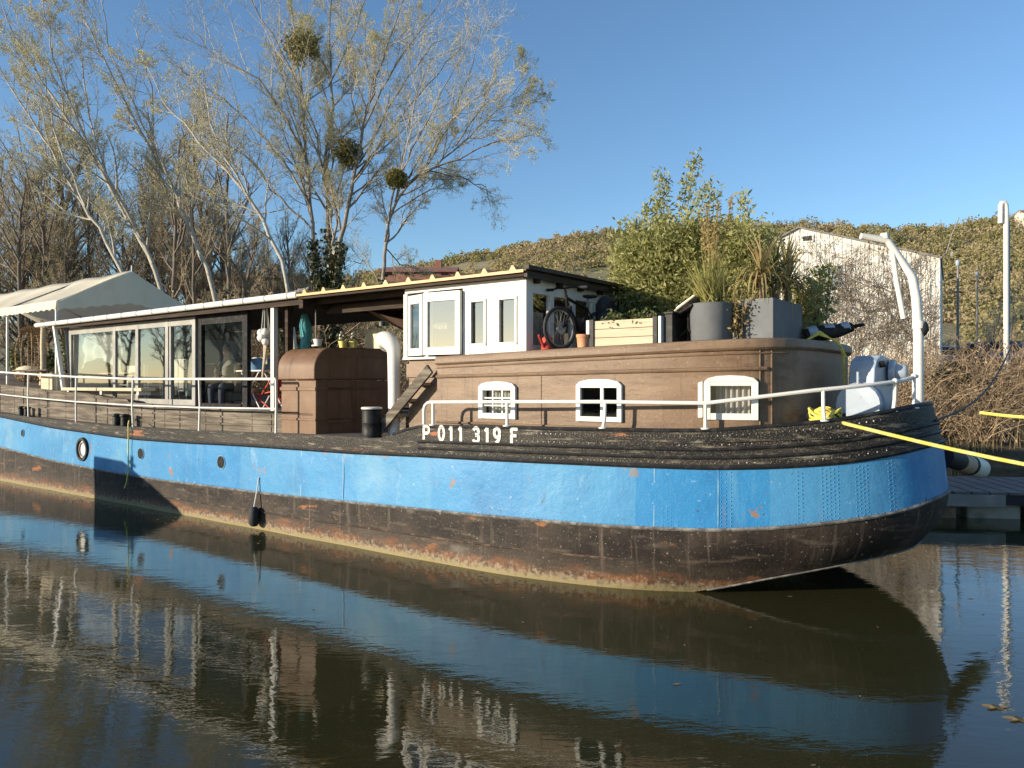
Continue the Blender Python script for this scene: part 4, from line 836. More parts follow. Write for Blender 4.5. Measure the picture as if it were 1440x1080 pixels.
cu2.build('curtain', 'curtain', cabf, smooth='all')
def chair(label, px, n, m_='white'):
    t = onboat('chair', label, 'chair', infloor(px, 540, n), n, fl, 'chairs in the cabin', random.uniform(0, 3)); q = MB(); q.span(-.2,.2,-.2,.2,.43,.46); q.build('seat', m_, t, bev=.006); q = MB(); q.span(-.2,.2,.17,.2,.55,.9); q.build('backrest', m_, t, bev=.006)
    for a in (-1,1):
        for b_ in (-1,1): q = MB(); q.span(a*.18-.015, a*.18+.015, b_*.18-.015, b_*.18+.015, 0, .43 if b_ < 0 else .6); q.build('leg', m_, t)
chair('white chair behind the second pane of the cabin from the left', 180, 1.25); chair('white chair behind the third pane of the cabin from the left', 218, 1.35)
rk = onboat('drying_rack', 'white drying rack with pale cloths behind the rightmost cabin pane', 'rack', infloor(257, 540, 1.05), 1.05, fl)
mb = MB()
for a in (-.35,.35): mb.tube([(a,-.15,0),(a,0,1.0),(a,.15,0)], .012, 6)
for z in (.35,.6,.8,.98): mb.tube([(-.35,0,z),(.35,0,z)], .01, 5)
mb.build('frame', 'white', rk)
for i, x in enumerate((-.25,-.05,.2)): mb = MB(); mb.span(x-.09, x+.09, -.02+.01*i, .0+.01*i, .42-.1*i, .97); mb.build('cloth', 'curtain', rk)
# ---- person sitting behind the glazed door
def skinned(name, joints, edges, parent, mats, pick, root=0, sub=2):
    me = bpy.data.meshes.new(name); me.from_pydata([j[:3] for j in joints], edges, []); o = bpy.data.objects.new(name, me); C.objects.link(o)
    sk = o.modifiers.new('skin', 'SKIN'); 
    for i, j in enumerate(joints):
        v = me.skin_vertices[0].data[i]; r = j[3]; v.radius = r if isinstance(r, tuple) else (r, r); v.use_root = i == root
    sk.use_smooth_shade = True; sd = o.modifiers.new('sub', 'SUBSURF'); sd.levels = sub; sd.render_levels = sub
    d2 = bpy.data.meshes.new_from_object(o.evaluated_get(bpy.context.evaluated_depsgraph_get())); bpy.data.objects.remove(o)
    d2.materials.clear()
    for m_ in mats: d2.materials.append(M[m_])
    for p in d2.polygons: p.material_index = pick(p.center); p.use_smooth = True
    o = bpy.data.objects.new(name, d2); C.objects.link(o); o.parent = parent; return o
ps, pz = ls(322, 500, 0)[0], 0
psn = 1.25; pss = infloor(320, 520, psn)
man = onboat('person', 'person in a grey green jacket sitting inside behind the glazed door', 'person', pss, psn, fl, rz=R(-62))
# local: faces +x
J = [(0,0,.42,(.15,.13)), (0,0,.60,(.15,.12)), (.01,0,.78,(.17,.12)), (.01,0,.90,(.13,.10)), (.02,0,.985,.055), (.035,0,1.07,(.072,.085)), (.035,0,1.16,(.07,.085)),
     (.01,.17,.87,.062), (.05,.22,.66,.048), (.24,.12,.60,.036), (.01,-.17,.87,.062), (.05,-.22,.66,.048), (.24,-.10,.62,.036),
     (.05,.09,.42,.085), (.42,.11,.44,.072), (.44,.11,.12,.05), (.45,.11,.055,.042), (.57,.12,.035,.034), (.05,-.09,.42,.085), (.42,-.12,.44,.072), (.40,-.12,.12,.05), (.41,-.12,.055,.042), (.53,-.13,.035,.034),
     (.31,.09,.60,.038), (.31,-.07,.62,.038)]
Eg = [(0,1),(1,2),(2,3),(3,4),(4,5),(5,6),(3,7),(7,8),(8,9),(3,10),(10,11),(11,12),(0,13),(13,14),(14,15),(15,16),(16,17),(0,18),(18,19),(19,20),(20,21),(21,22),(9,23),(12,24)]
for side, base in ((1, 23), (-1, 24)):      # five fingers each
    bp = J[base]
    for q in range(4):
        J.append((bp[0]+.05, bp[1]+side*(.024-.016*q), bp[2]-.008, .009)); J.append((bp[0]+.085-.006*abs(q-1), bp[1]+side*(.026-.017*q), bp[2]-.03, .008)); Eg += [(base, len(J)-2), (len(J)-2, len(J)-1)]
    J.append((bp[0]+.03, bp[1]-side*.045, bp[2]+.0, .010)); Eg.append((base, len(J)-1))
def pick(c):
    if c.z > .965: return 0
    if c.x > .275 and c.z > .54: return 0
    if c.z > .47 and not (c.x > .2 and c.z < .53): return 1
    return 2 if c.z > .085 else 3
skinned('body', J, Eg, man, ['skin','jacket','trousers','curtain'], pick)
mb = MB(); mb.sphere((.02,0,1.165), .098, 14, 10, (1.0,.92,1.02)); hv = [v for v in mb.v]
mb.v = [(x if not (x > .05 and z < 1.19) else .035, y, max(z, 1.08)) for x, y, z in hv]; mb.build('hair', 'hair', man, smooth='all')
mb = MB(); mb.sphere((.122,0,1.095), .018, 8, 6, (1,.8,1.4)); mb.build('nose', 'skin', man, smooth='all')
for a in (-1,1): mb = MB(); mb.sphere((.108,a*.032,1.125), .010, 8, 6); mb.build('eye', 'black', man, smooth='all'); mb = MB(); mb.sphere((.03,a*.088,1.10), .022, 8, 6, (.7,.4,1.3)); mb.build('ear', 'skin', man, smooth='all')
mb = MB(); mb.sphere((.112,0,1.05), .016, 8, 6, (.4,1.4,.3)); mb.build('mouth', 'terracotta', man, smooth='all')
st = onboat('armchair', 'dark low armchair carrying the person behind the glazed door', 'chair', pss, psn, fl, rz=R(-62))
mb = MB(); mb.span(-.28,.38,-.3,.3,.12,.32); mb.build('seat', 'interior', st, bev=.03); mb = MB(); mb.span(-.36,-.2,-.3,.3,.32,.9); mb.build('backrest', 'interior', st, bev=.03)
for a in (-1,1):
    mb = MB(); mb.span(-.3,.3,a*.33-.03,a*.33+.03,.3,.52); mb.build('armrest', 'interior', st, bev=.02)
    for b_ in (-.25,.3): mb = MB(); mb.span(b_-.02,b_+.02,a*.27-.02,a*.27+.02,0,.12); mb.build('leg', 'blackmetal', st)
# ---- veranda items
cz = fl
cu_s = onboat('cushion', 'red cushion lying on the floor inside the glazed door', 'cushion', infloor(299, 566, 1.0), 1.0, fl)
mb = MB(); mb.sphere((0,0,.09), .26, 14, 8, (1,.9,.4)); mb.build('cover', 'red', cu_s, smooth='all'); mb = MB(); mb.sphere((-.06,-.06,.20), .05, 8, 6, (1,1,.5)); mb.build('button', 'cream', cu_s, smooth='all')
sx_ = infloor(367, 540, 1.05)
ft = onboat('folding_table', 'small white folding table with crossed legs on the veranda', 'table', sx_, 1.05, fl)
mb = MB(); mb.span(-.36,.42,-.3,.3,.70,.725); mb.build('table_top', 'white', ft, bev=.005)
for y in (-.25,.25):
    mb = MB(); mb.tube([(-.3,y,0),(.3,y,.70)], .013, 6); mb.build('leg', 'white', ft); mb = MB(); mb.tube([(.3,y+.03,0),(-.3,y+.03,.70)], .013, 6); mb.build('leg', 'white', ft)
bg_ = onboat('basin', 'blue plastic basin with washing on the folding table', 'basin', sx_-.1, 1.05, fl+.726)
mb = MB(); mb.lathe([(.001,0),(.17,0),(.24,.20),(.255,.20),(.25,.215),(.225,.21),(.165,.02),(.001,.02)], (0,0,0), 24); mb.build('bowl', 'bluecloth', bg_, smooth=True)
mb = MB(); [mb.sphere((random.uniform(-.13,.13), random.uniform(-.1,.1), .21), .08, 8, 6, (1.2,1,.55)) for _ in range(5)]; mb.build('washing', 'curtain', bg_, smooth='all')
rc = onboat('deck_chair', 'red cloth chair half hidden behind the white veranda post', 'chair', infloor(383, 560, 1.15), 1.15, fl)
mb = MB(); mb.add([(-.2,-.22,.25),(.25,-.22,.32),(.25,.22,.32),(-.2,.22,.25),(.36,-.22,.62),(.36,.22,.62)], [(0,1,2,3),(1,4,5,2)]); o = mb.build('cloth', 'red', rc); o.modifiers.new('t', 'SOLIDIFY').thickness = .02
for y in (-.24,.24): mb = MB(); mb.tube([(-.25,y,0),(.38,y,.66)], .014, 6); mb.tube([(.3,y,0),(-.22,y,.28)], .014, 6); mb.build('leg', 'red', rc)
hg = onboat('wind_chime', 'white shell wind chime hanging beside the white veranda post', 'wind chime', infloor(373, 470, .62), .62, 3.25)
mb = MB()
for i in range(7): a = i*.9; mb.tube([(.08*math.cos(a), .08*math.sin(a), .0), (.03*math.cos(a), .03*math.sin(a), .55)], .008, 4)
mb.build('cord', 'rope' if False else 'curtain', hg)
mb = MB(); [mb.sphere((random.uniform(-.1,.1), random.uniform(-.08,.08), random.uniform(-.12,.08)), .07, 8, 6) for _ in range(10)]; mb.build('shells', 'white', hg, smooth='all')
mb = MB(); [mb.tube([(random.uniform(-.06,.06), random.uniform(-.05,.05), -.1), (random.uniform(-.06,.06), random.uniform(-.05,.05), random.uniform(-.45,-.8))], .022, 6) for _ in range(4)]; mb.build('tassel', 'palewood', hg)
wsn = onboat('windsock', 'teal cloth windsock hanging under the edge of the ochre roof', 'windsock', ln(428, 455, 1.2)[0], 1.2, 3.16)
mb = MB(); mb.tube([(0,0,.5),(0,.02,.3),(.02,.03,.1),(-.02,.02,-.12),(0,.0,-.2)], [.05,.11,.1,.08,.04], 12); mb.build('sleeve', 'tealcloth', wsn, smooth=True); mb = MB(); mb.tube([(0,0,.5),(0,0,.62)], .006, 4); mb.build('cord', 'darkrope', wsn)
for (P, lab) in ((((-1.3,1.3,3.70),(.35,1.0,3.36),(-1.6,3.2,3.25)), 'brown triangular tarpaulin slung below the ochre roof nearest the teal windsock'), (((.35,1.1,3.62),(-.35,3.3,3.32),(.4,3.4,3.60)), 'smaller brown tarpaulin slung below the ochre roof beside the wheelhouse')):
    q = onboat('tarpaulin', lab, 'tarpaulin', 0, 0, 0); mb = MB(); N = 10
    A, B, D = map(Vector, P); ids = {}
    for i in range(N+1):
        for j in range(N+1-i):
            u, v_ = i/N, j/N; p = A*(1-u-v_)+B*u+D*v_; p.z -= .5*u*v_+.35*(1-u-v_)*max(u, v_)*.4; ids[i,j] = len(mb.v); mb.v.append(tuple(p))
    for i in range(N):
        for j in range(N-i):
            mb.f.append((ids[i,j], ids[i+1,j], ids[i,j+1]))
            if j < N-i-1: mb.f.append((ids[i+1,j], ids[i+1,j+1], ids[i,j+1]))
    mb.build('cloth', 'tarp', q, smooth='all'); mb = MB()
    for p in P: mb.tube([p, (p[0], p[1], 3.80)], .006, 4)
    mb.build('cord', 'curtain', q)
pole = onboat('hook_pole', 'thin pale pole standing on the companionway roof below the tarpaulin', 'pole', ln(444, 480, .9)[0], .9, 3.05)
mb = MB(); mb.tube([(0,0,0),(0,0,.62),(-.06,0,.75)], .012, 6); mb.build('shaft', 'greyframe', pole); mb = MB(); mb.lathe([(.07,0),(.07,.02),(.015,.03)], (0,0,0), 12); mb.build('foot', 'white', pole)
for px, n_, m1, lab in ((447, .7, 'white', 'white flower pot nearest the corner of the companionway roof'), (482, 1.35, 'flower', 'left yellow flower pot on the companionway roof'), (497, 1.5, 'flower', 'right yellow flower pot on the companionway roof')):
    t = onboat('flower_pot', lab, 'flower pot', min(ln(px, 485, n_)[0], -1.5), n_, 3.035, 'flower pots on the companionway roof'); mb = MB(); mb.lathe([(.001,0),(.055,0),(.075,.10),(.08,.10),(.08,.115),(.06,.115),(.001,.1)], (0,0,0), 16); mb.build('pot', m1, t, smooth=True)
    if m1 == 'flower': leaves('flowers', np.random.normal(size=(60,3))*[.05,.05,.04]+[0,0,.17], .05, 'leafmid', t); mb = MB(); [mb.sphere((random.uniform(-.07,.07), random.uniform(-.07,.07), random.uniform(.15,.27)), .026, 6, 5) for _ in range(7)]; mb.build('blossom', 'white', t, smooth='all')
mtx = onboat('meter_box', 'cream sign board standing behind the white ventilator', 'board', ln(528, 470, 2.2)[0], 2.2, 2.98)
mb = MB(); mb.span(-.26,.26,-.02,.02,.02,.44); mb.build('panel', 'cream', mtx, bev=.006); mb = MB(); mb.span(-.29,.29,-.03,.03,0,.02); mb.span(-.23,-.2,-.015,.015,-1.3,0); mb.span(.2,.23,-.015,.015,-1.3,0); mb.build('stand', 'palewood', mtx)
# ---- things standing on the deckhouse roof
hr = lambda s, n: hz(s)+.062+.02*min(max((n-.5)/2, 0), 1)
def wheel(parent, c, r, ax, steer=0):
    t = bpy.data.objects.new('wheel', None); C.objects.link(t); t.parent = parent; t.location = c; t.rotation_euler = (0, 0, steer)
    m_ = MB(); N = 36; T = 10
    for i in range(N):
        a = 2*math.pi*i/N
        for j in range(T):
            b_ = 2*math.pi*j/T; q = r-.022+.024*math.cos(b_)*(1 if j % 2 else 1.04); m_.v.append((q*math.cos(a), .024*math.sin(b_), q*math.sin(a)))
    m_.f = [(i*T+j, ((i+1) % N)*T+j, ((i+1) % N)*T+(j+1) % T, i*T+(j+1) % T) for i in range(N) for j in range(T)]
    m_.build('tyre', 'rubber', t, smooth='all')
    m_ = MB(); P = [((r-.05)*math.cos(2*math.pi*i/36), 0, (r-.05)*math.sin(2*math.pi*i/36)) for i in range(37)]; m_.tube(P, .011, 6, cap=False); m_.tube([(0,-.05,0),(0,.05,0)], .02, 8)
    for i in range(28):
        a = 2*math.pi*i/28; m_.tube([(.018*math.cos(a+.5*(-1)**i), .025*(-1)**i, .018*math.sin(a+.5*(-1)**i)), ((r-.055)*math.cos(a), 0, (r-.055)*math.sin(a))], .0016, 3)
    m_.build('rim', 'greyframe', t); m_ = MB(); m_.lathe([(.02,-.03),(.075,-.03),(.078,-.034)], (0,0,0), 20, 'Y'); m_.build('brake_disc', 'greyframe', t)
    return t
bs, bn = 3.02, .98
bike = onboat('bicycle', 'dark mountain bicycle leaning against the front of the wheelhouse', 'bicycle', bs, bn, hr(3, 1), rz=R(90))
# local x runs across the boat (towards the far side), y towards the wheelhouse
tl_ = R(7); WR = .29
wheel(bike, (-.12,0,WR), WR, 0, R(-14)); wheel(bike, (.84,0,WR), WR, 0, 0)
T_ = lambda P, r, name, m_='blackmetal', n=8: (lambda q: (q.tube(P, r, n), q.build(name, m_, bike, smooth=True)))(MB())
hd0, hd1 = Vector((.06,0,.62)), Vector((.03,0,.74)); bbk = Vector((.40,0,.27)); stt = Vector((.56,0,.62)); ra = Vector((.84,0,WR))
mb = MB(); mb.tube([hd0+Vector((0,0,-.03)), hd1], .024, 8); mb.tube([hd0, bbk], .026, 8); mb.tube([hd1+Vector((.01,0,-.03)), stt+Vector((-.01,0,-.03))], .021, 8); mb.tube([bbk, stt], .019, 8)
for y in (-.05,.05): mb.tube([bbk+Vector((0,y*.6,0)), ra+Vector((0,y,0))], .012, 6); mb.tube([stt+Vector((0,y*.3,-.03)), ra+Vector((0,y,0))], .010, 6)
mb.build('frame', 'blackmetal', bike, smooth=True)
mb = MB()
for y in (-.055,.055): mb.tube([(.065,y,.58), (-.0,y,.45), (-.12,y,WR)], [.019,.019,.014], 8)
mb.tube([(.065,-.06,.585),(.065,.06,.585)], .02, 8); mb.build('fork', 'blackmetal', bike, smooth=True)
mb = MB(); mb.tube([hd1, hd1+Vector((-.03,0,.09))], .018, 8); mb.tube([(.06,-.29,.83),(.02,-.12,.845),(.0,0,.83),(.02,.12,.845),(.06,.29,.83)], .013, 8); mb.build('handlebar', 'blackmetal', bike, smooth=True)
for y in (-.27,.27): mb = MB(); mb.tube([(.055,y-.05,.832),(.05,y+.05,.836)], .02, 8); mb.build('grip', 'rubber', bike, smooth=True)
mb = MB(); mb.tube([stt, stt+Vector((.035,0,.13))], .014, 8); mb.build('seat_post', 'greyframe', bike)
mb = MB(); mb.sphere((.60,0,.775), .13, 12, 8, (1,.42,.22)); mb.sphere((.70,0,.785), .09, 12, 8, (.8,.9,.3)); mb.build('saddle', 'rubber', bike, smooth='all')
mb = MB(); mb.lathe([(.001,-.03),(.08,-.03),(.082,-.026),(.08,-.022),(.001,-.022)], (.40,0,.27), 20, 'Y'); mb.tube([(.40,-.04,.27),(.44,-.05,.12)], .011, 6); mb.tube([(.40,.05,.27),(.36,.06,.42)], .011, 6); mb.build('crankset', 'blackmetal', bike)
for y, x, z in ((-.09,.44,.115),(.1,.36,.42)): mb = MB(); mb.span(x-.045,x+.045,y-.04,y+.04,z-.01,z+.01); mb.build('pedal', 'rubber', bike)
bagt = onboat('saddlebag', 'black bag piled over the rear wheel of the bicycle', 'bag', bs+.05, bn+1.0, hr(3,1.8)+.42, rz=R(90))
mb = MB(); mb.sphere((0,0,.22), .2, 12, 9, (.95,.62,.85)); mb.sphere((.12,0,.12), .17, 10, 8, (.9,.7,.8)); mb.sphere((-.1,-.04,.02), .18, 10, 8, (.9,.7,.9)); mb.build('pouch', 'rubber', bagt, smooth='all')
mb = MB(); mb.tube([(-.15,-.12,.1),(-.1,-.17,.28),(.08,-.16,.33),(.16,-.1,.2)], .012, 6); mb.build('strap', 'blackmetal', bagt); mb = MB(); mb.tube([(-.16,-.08,-.2),(-.14,-.1,-.08)], [.02,.02], 6); mb.build('buckle', 'galv', bagt)
rl = onboat('reflector_toy', 'red watering can behind the front wheel of the bicycle', 'watering can', 2.86, .80, hr(2.8,.8))
mb = MB(); mb.lathe([(.001,0),(.085,0),(.09,.02),(.075,.17),(.05,.19),(.001,.19)], (0,0,0), 16); mb.build('can', 'red', rl, smooth=True); mb = MB(); mb.tube([(0,-.08,.05),(0,-.2,.2)], [.02,.015], 8); mb.build('spout', 'red', rl); mb = MB(); mb.tube([(0,-.05,.19),(0,0,.26),(0,.08,.15)], .01, 6); mb.build('handle', 'red', rl)
def pot(name, label, s, n, r, h, m_, zoff=0):
    t = onboat(name, label, 'flower pot', s, n, hr(s, n)+zoff); q = MB(); q.lathe([(.001,0),(r*.82,0),(r*.96,h*.78),(r*1.05,h*.80),(r*1.05,h),(r*.9,h),(r*.86,h*.9),(.001,h*.88)], (0,0,0), 24); q.build('pot', m_, t, smooth=True)
    q = MB(); q.lathe([(.001,h*.89),(r*.86,h*.89)], (0,0,0), 16); q.build('soil', 'soil', t); return t
sp_, _ = ln(820, 486, .72); pot('flower_pot', 'small terracotta pot at the left corner of the pine planter', sp_, .72, .085, .175, 'terracotta')
pa, pb = ln(834, 480, .76)[0], ln(924, 480, .78)[0]
plt = onboat('planter_box', 'pale pine planter box with black corner straps on the deckhouse roof', 'planter', (pa+pb)/2, .98, hr(4, .95)-.005)
L = pb-pa; mb = MB()
for k in range(3):
    for y in (-.24, .22): mb.span(-L/2, L/2, y, y+.022, .008+.108*k, .11+.108*k)
    for x in (-L/2-.0, L/2-.022): mb.span(x, x+.022, -.218, .22, .008+.108*k, .11+.108*k)
mb.build('boards', 'palewood', plt, bev=.003)
for x in (-L/2, L/2): 
    mb = MB(); mb.span(x-.028, x+.028, -.262, -.242, 0, .345); mb.build('corner_strap', 'black', plt); mb = MB(); mb.span(x-.028, x+.028, .244, .262, 0, .345); mb.build('corner_strap', 'black', plt)
for a_ in ((-L/2-.085, -L/2-.04, -.25, .2, 0, .34), (L/2+.04, L/2+.075, -.25, .2, 0, .345)): mb = MB(); mb.span(*a_); mb.build('end_board', 'whitechip', plt, bev=.004)
mb = MB(); mb.span(-L/2+.03, L/2-.03, -.2, .2, .02, .27); mb.build('soil', 'soil', plt)
def shrub(name, label, s, n, z, sx, sy, h, k, lm, lsz, cat='plant', stems=14):
    t = onboat(name, label, cat, s, n, z); m_ = MB(); cen_ = []
    for i in range(stems):
        b_ = Vector((random.uniform(-sx,sx), random.uniform(-sy,sy), 0)); tip = Vector((b_.x*1.25+random.gauss(0,.06), b_.y*1.2+random.gauss(0,.06), h*random.uniform(.6,1.05))); m_.tube([b_, b_.lerp(tip,.5)+Vector((random.gauss(0,.02),random.gauss(0,.02),0)), tip], .006, 4)
        for q in range(k//stems): cen_.append(tuple(b_.lerp(tip, random.uniform(.05,1.05))+Vector((random.gauss(0,.05),random.gauss(0,.05),random.gauss(0,.04)))))
    m_.build('stems', 'stem', t); leaves('foliage', cen_, lsz, lm, t, aspect=.5); return t
zz_ = hr(4,1)+.26
shrub('herb_plant', 'low green herbs spilling over the left half of the pine planter', (pa+pb)/2-.2, .98, zz_, .24, .18, .13, 500, 'leafmid', .055)
shrub('herb_plant', 'low green herbs in the right half of the pine planter', (pa+pb)/2+.25, .98, zz_, .2, .18, .14, 450, 'leafmid', .05)
shrub('dark_shrub', 'dark leafy shrub behind the pine planter beside the wheelhouse corner', 3.45, 2.45, hr(3.4,2.4), .22, .3, .72, 800, 'leafdark', .09)
cr = box_thing('crate', 'black plastic crate at the right end of the pine planter', 'crate', pb+.145, 1.0, hr(4.8,1), (.10,.42,.34), 'black')
ts = box_thing('wooden_chest', 'terracotta coloured wooden chest left of the round grey pot', 'chest', pb+.37, 1.32, hr(4.8,1.2), (.28,.34,.34), 'terracotta')
sto = onboat('folding_stool', 'black folding stool with splayed legs in front of the terracotta coloured chest', 'stool', pb+.31, .98, hr(4.8,1))
for a in (-.17, .0, .16):
    mb = MB(); mb.tube([(a*1.1, -.05+.1*(a == 0), 0), (0,0,.17), (-.02*a,0,.18)], .014, 6); mb.build('leg', 'blackmetal', sto)
mb = MB(); mb.tube([(0,0,.17),(0,0,.36)], .017, 8); mb.build('column', 'blackmetal', sto); mb = MB(); mb.box((-.02,0,.38), (.28,.24,.04), 0, Matrix.Rotation(R(-28), 3, 'Y')); mb.build('seat', 'blackmetal', sto, bev=.015)
dcb = onboat('folded_deckchair', 'folded white and black deck chair lying across the black stool', 'deck chair', pb+.30, 1.04, hr(4.8,1)+.455)
mb = MB(); mb.box((.0,0,.03), (.26,.26,.02), 0, Matrix.Rotation(R(-32), 3, 'Y')); mb.build('cloth', 'white', dcb); mb = MB(); mb.tube([(-.13,-.14,-.07),(.13,-.14,.10)], .012, 6); mb.tube([(-.13,.14,-.07),(.13,.14,.10)], .014, 6); mb.build('frame', 'palewood', dcb)
rps, rpn = 5.02, 1.10
rp = onboat('round_planter', 'big round anthracite pot holding the yellow green grass', 'planter', rps, rpn, hr(5, 1.1))
mb = MB(); mb.lathe([(.001,0),(.225,0),(.24,.02),(.258,.43),(.262,.45),(.245,.455),(.235,.42),(.001,.41)], (0,0,0), 40); mb.build('pot', 'bluegrey', rp, smooth=True); mb = MB(); mb.lathe([(.001,.415),(.235,.415)], (0,0,0), 20); mb.build('soil', 'soil', rp)
def trough(label, s, n, sx, sy, h):
    t = onboat('planter_trough', label, 'planter', s, n, hr(s, n)-.004); q = MB(); w_ = .025
    q.span(-sx,sx,-sy,-sy+w_,0,h); q.span(-sx,sx,sy-w_,sy,0,h); q.span(-sx,-sx+w_,-sy+w_,sy-w_,0,h); q.span(sx-w_,sx,-sy+w_,sy-w_,0,h); q.build('walls', 'bluegrey', t, bev=.006)
    q = MB(); q.span(-sx+w_,sx-w_,-sy+w_,sy-w_,.02,h-.05); q.build('soil', 'soil', t); return t
trough('square anthracite trough holding drooping dry leaves at the front of the roof', 5.50, 1.78, .21, .56, .48)
trough('long anthracite trough holding the bamboo at the back of the roof', 4.0, 3.25, 1.5, .24, .48)
def blades(name, label, s, n, z, k, L0, L1, spread, m_, droop, wd=.010, cat='grass', extra=None, rad=.12):
    t = onboat(name, label, cat, s, n, z); V = []; Fq = []
    for i in range(k):
        a = random.uniform(0, 2*math.pi); L = random.uniform(L0, L1); sp1 = random.uniform(.05, spread); b_ = Vector((random.gauss(0,rad*.5), random.gauss(0,rad*.5), 0)); dxy = Vector((math.cos(a), math.sin(a), 0)); sd = Vector((-math.sin(a), math.cos(a), 0))*wd*random.uniform(.6,1.3)
        p = b_.copy(); el = math.pi/2-sp1; N = 7; o = len(V)
        for q in range(N+1):
            f = q/N; ww = sd*(1-f**2)*(.6+.8*f*(1-f)*2); V.append(tuple(p-ww)); V.append(tuple(p+ww))
            p = p+(dxy*math.cos(el)+Vector((0,0,1))*math.sin(el))*(L/N); el -= droop*random.uniform(.5,1.3)*(.4+f)
        Fq += [(o+2*q, o+2*q+1, o+2*q+3, o+2*q+2) for q in range(N)]
    fastmesh('blades', V, Fq, m_, t); return t
gr = blades('ornamental_grass', 'yellow green ornamental grass fanning out of the round anthracite pot', rps, rpn, hr(5,1.1)+.41, 300, .30, .80, .75, 'leafyellow', .11)
mb = MB(); cen_ = []
for i in range(9):
    x, y = random.gauss(0,.09), random.gauss(0,.09); h = random.uniform(.8,1.35); mb.tube([(x*.5,y*.5,0),(x,y,h*.6),(x*1.5,y*1.3,h)], .006, 4)
    for q in range(70): f = random.uniform(.66,1); cen_.append((x*(.7+.8*f)+random.gauss(0,.025), y*(.7+.6*f)+random.gauss(0,.025), h*f))
mb.build('stalks', 'leafdry', gr); leaves('plumes', cen_, .06, 'leafdry', gr, aspect=.3)
rv = shrub('trailing_plant', 'reddish trailing plant hanging between the round pot and the square trough', 5.33, 1.16, hr(5.3,1.2)+.05, .05, .05, .55, 240, 'leafdry', .05, stems=8)
def rosette(label, s, n, z, k, L, m_, up=.9, group=None):
    t = onboat('yucca', label, 'plant', s, n, z, group); q = MB(); q.tube([(0,0,-.1),(.02,0,.22*up),(0,.02,.42*up)], [.05,.045,.04], 8); q.build('trunk', 'stem', t, smooth=True); V = []; Fq = []
    for i in range(k):
        a = random.uniform(0, 6.28); sp1 = random.uniform(-.2, 1.9); dxy = Vector((math.cos(a), math.sin(a), 0)); sd = Vector((-math.sin(a), math.cos(a), 0))*.022; p = Vector((0,.02,random.uniform(.2,.42)*up)); el = math.pi/2-sp1*.7; o = len(V); Lq = L*random.uniform(.6,1.15)
        for q_ in range(8):
            f = q_/7; V.append(tuple(p-sd*(1-f))); V.append(tuple(p+sd*(1-f))); p = p+(dxy*math.cos(el)+Vector((0,0,1))*math.sin(el))*(Lq/7); el -= .12+.25*(sp1 > .7)
        Fq += [(o+2*q_, o+2*q_+1, o+2*q_+3, o+2*q_+2) for q_ in range(7)]
    fastmesh('leaves', V, Fq, m_, t); return t
rosette('dry yucca with bent straw coloured leaves over the lit end of the square trough', 5.48, 1.45, hr(5.5,1.4)+.43, 100, .68, 'leafdry')
rosette('olive yucca with dark upright leaves in the middle of the square trough', 5.52, 1.85, hr(5.5,1.8)+.43, 60, .62, 'leafmid', 1.0)
rosette('half dry yucca hanging over the shaded side of the square trough', 5.55, 2.2, hr(5.5,2.2)+.43, 120, .75, 'leafdry', .9)
shrub('leafy_shrub', 'pale green shrub at the far right end of the planted roof', 5.72, 2.75, hr(5.7,2.7), .14, .25, 1.0, 1100, 'leafbamboo', .09)
# ---- bamboo behind the planters
def bamboo(label, s, n, z, sx, sy, h, culms, k, tall):
    t = onboat('bamboo', label, 'bamboo', s, n, z, 'bamboo clumps along the roof trough'); q = MB(); cen_ = []; dr_ = []
    for i in range(culms):
        b_ = Vector((random.uniform(-sx,sx)*.6, random.uniform(-sy,sy)*.6, 0)); hh = h*random.uniform(.62,1.0) if i >= len(tall) else tall[i][1]
        lean = Vector((random.gauss(0,.30)*sx, random.gauss(0,.35)*sy, 0)) if i >= len(tall) else Vector((tall[i][0], 0, 0))
        pts = [b_+lean*f**1.6+Vector((0,0,hh*f)) for f in np.linspace(0,1,9)]; q.tube(pts, [.011*(1-.75*f)+.002 for f in np.linspace(0,1,9)], 5)
        for m__ in range(k):
            f = random.uniform(-.05,1.02) if i >= len(tall) else 1.02-.9*random.random()**1.5
            j = min(max(int(f*8), 0), 7); p = pts[j].lerp(pts[j+1], f*8-j); rr_ = .22*(1.1-f*.72)*(1 if i >= len(tall) else .75); off = Vector((random.gauss(0,rr_), random.gauss(0,rr_), random.gauss(0,.07))); cen_.append(tuple(p+off)); dr_.append((off.x*2, off.y*2, .35-.5*random.random()))
    q.build('culms', 'leafyellow', t); dr_ = np.array(dr_); dr_ /= np.linalg.norm(dr_, axis=1, keepdims=True)+1e-6
    leaves('foliage', cen_, .085, 'leafbamboo', t, aspect=.36, dirs=dr_, jit=2.0); return t
zb_ = hr(4.2, 3.2)+.4
bamboo('leftmost bamboo clump with two thin shoots rising above the dense leaves', 3.25, 3.2, zb_, .86, .6, 1.55, 84, 330, [(.0,1.85),(.34,2.0),(.1,1.6)])
bamboo('tallest bamboo clump rising in the middle above the round grey pot', 3.75, 3.2, zb_, .85, .6, 1.6, 76, 330, [(.26,2.42),(.08,2.15),(-.2,1.95),(.40,2.2),(.16,2.28)])
bamboo('rightmost bamboo clump behind the square trough with one separate tall shoot', 4.45, 3.2, zb_, .7, .55, 1.45, 56, 300, [(.05,2.0),(-.1,1.7)])
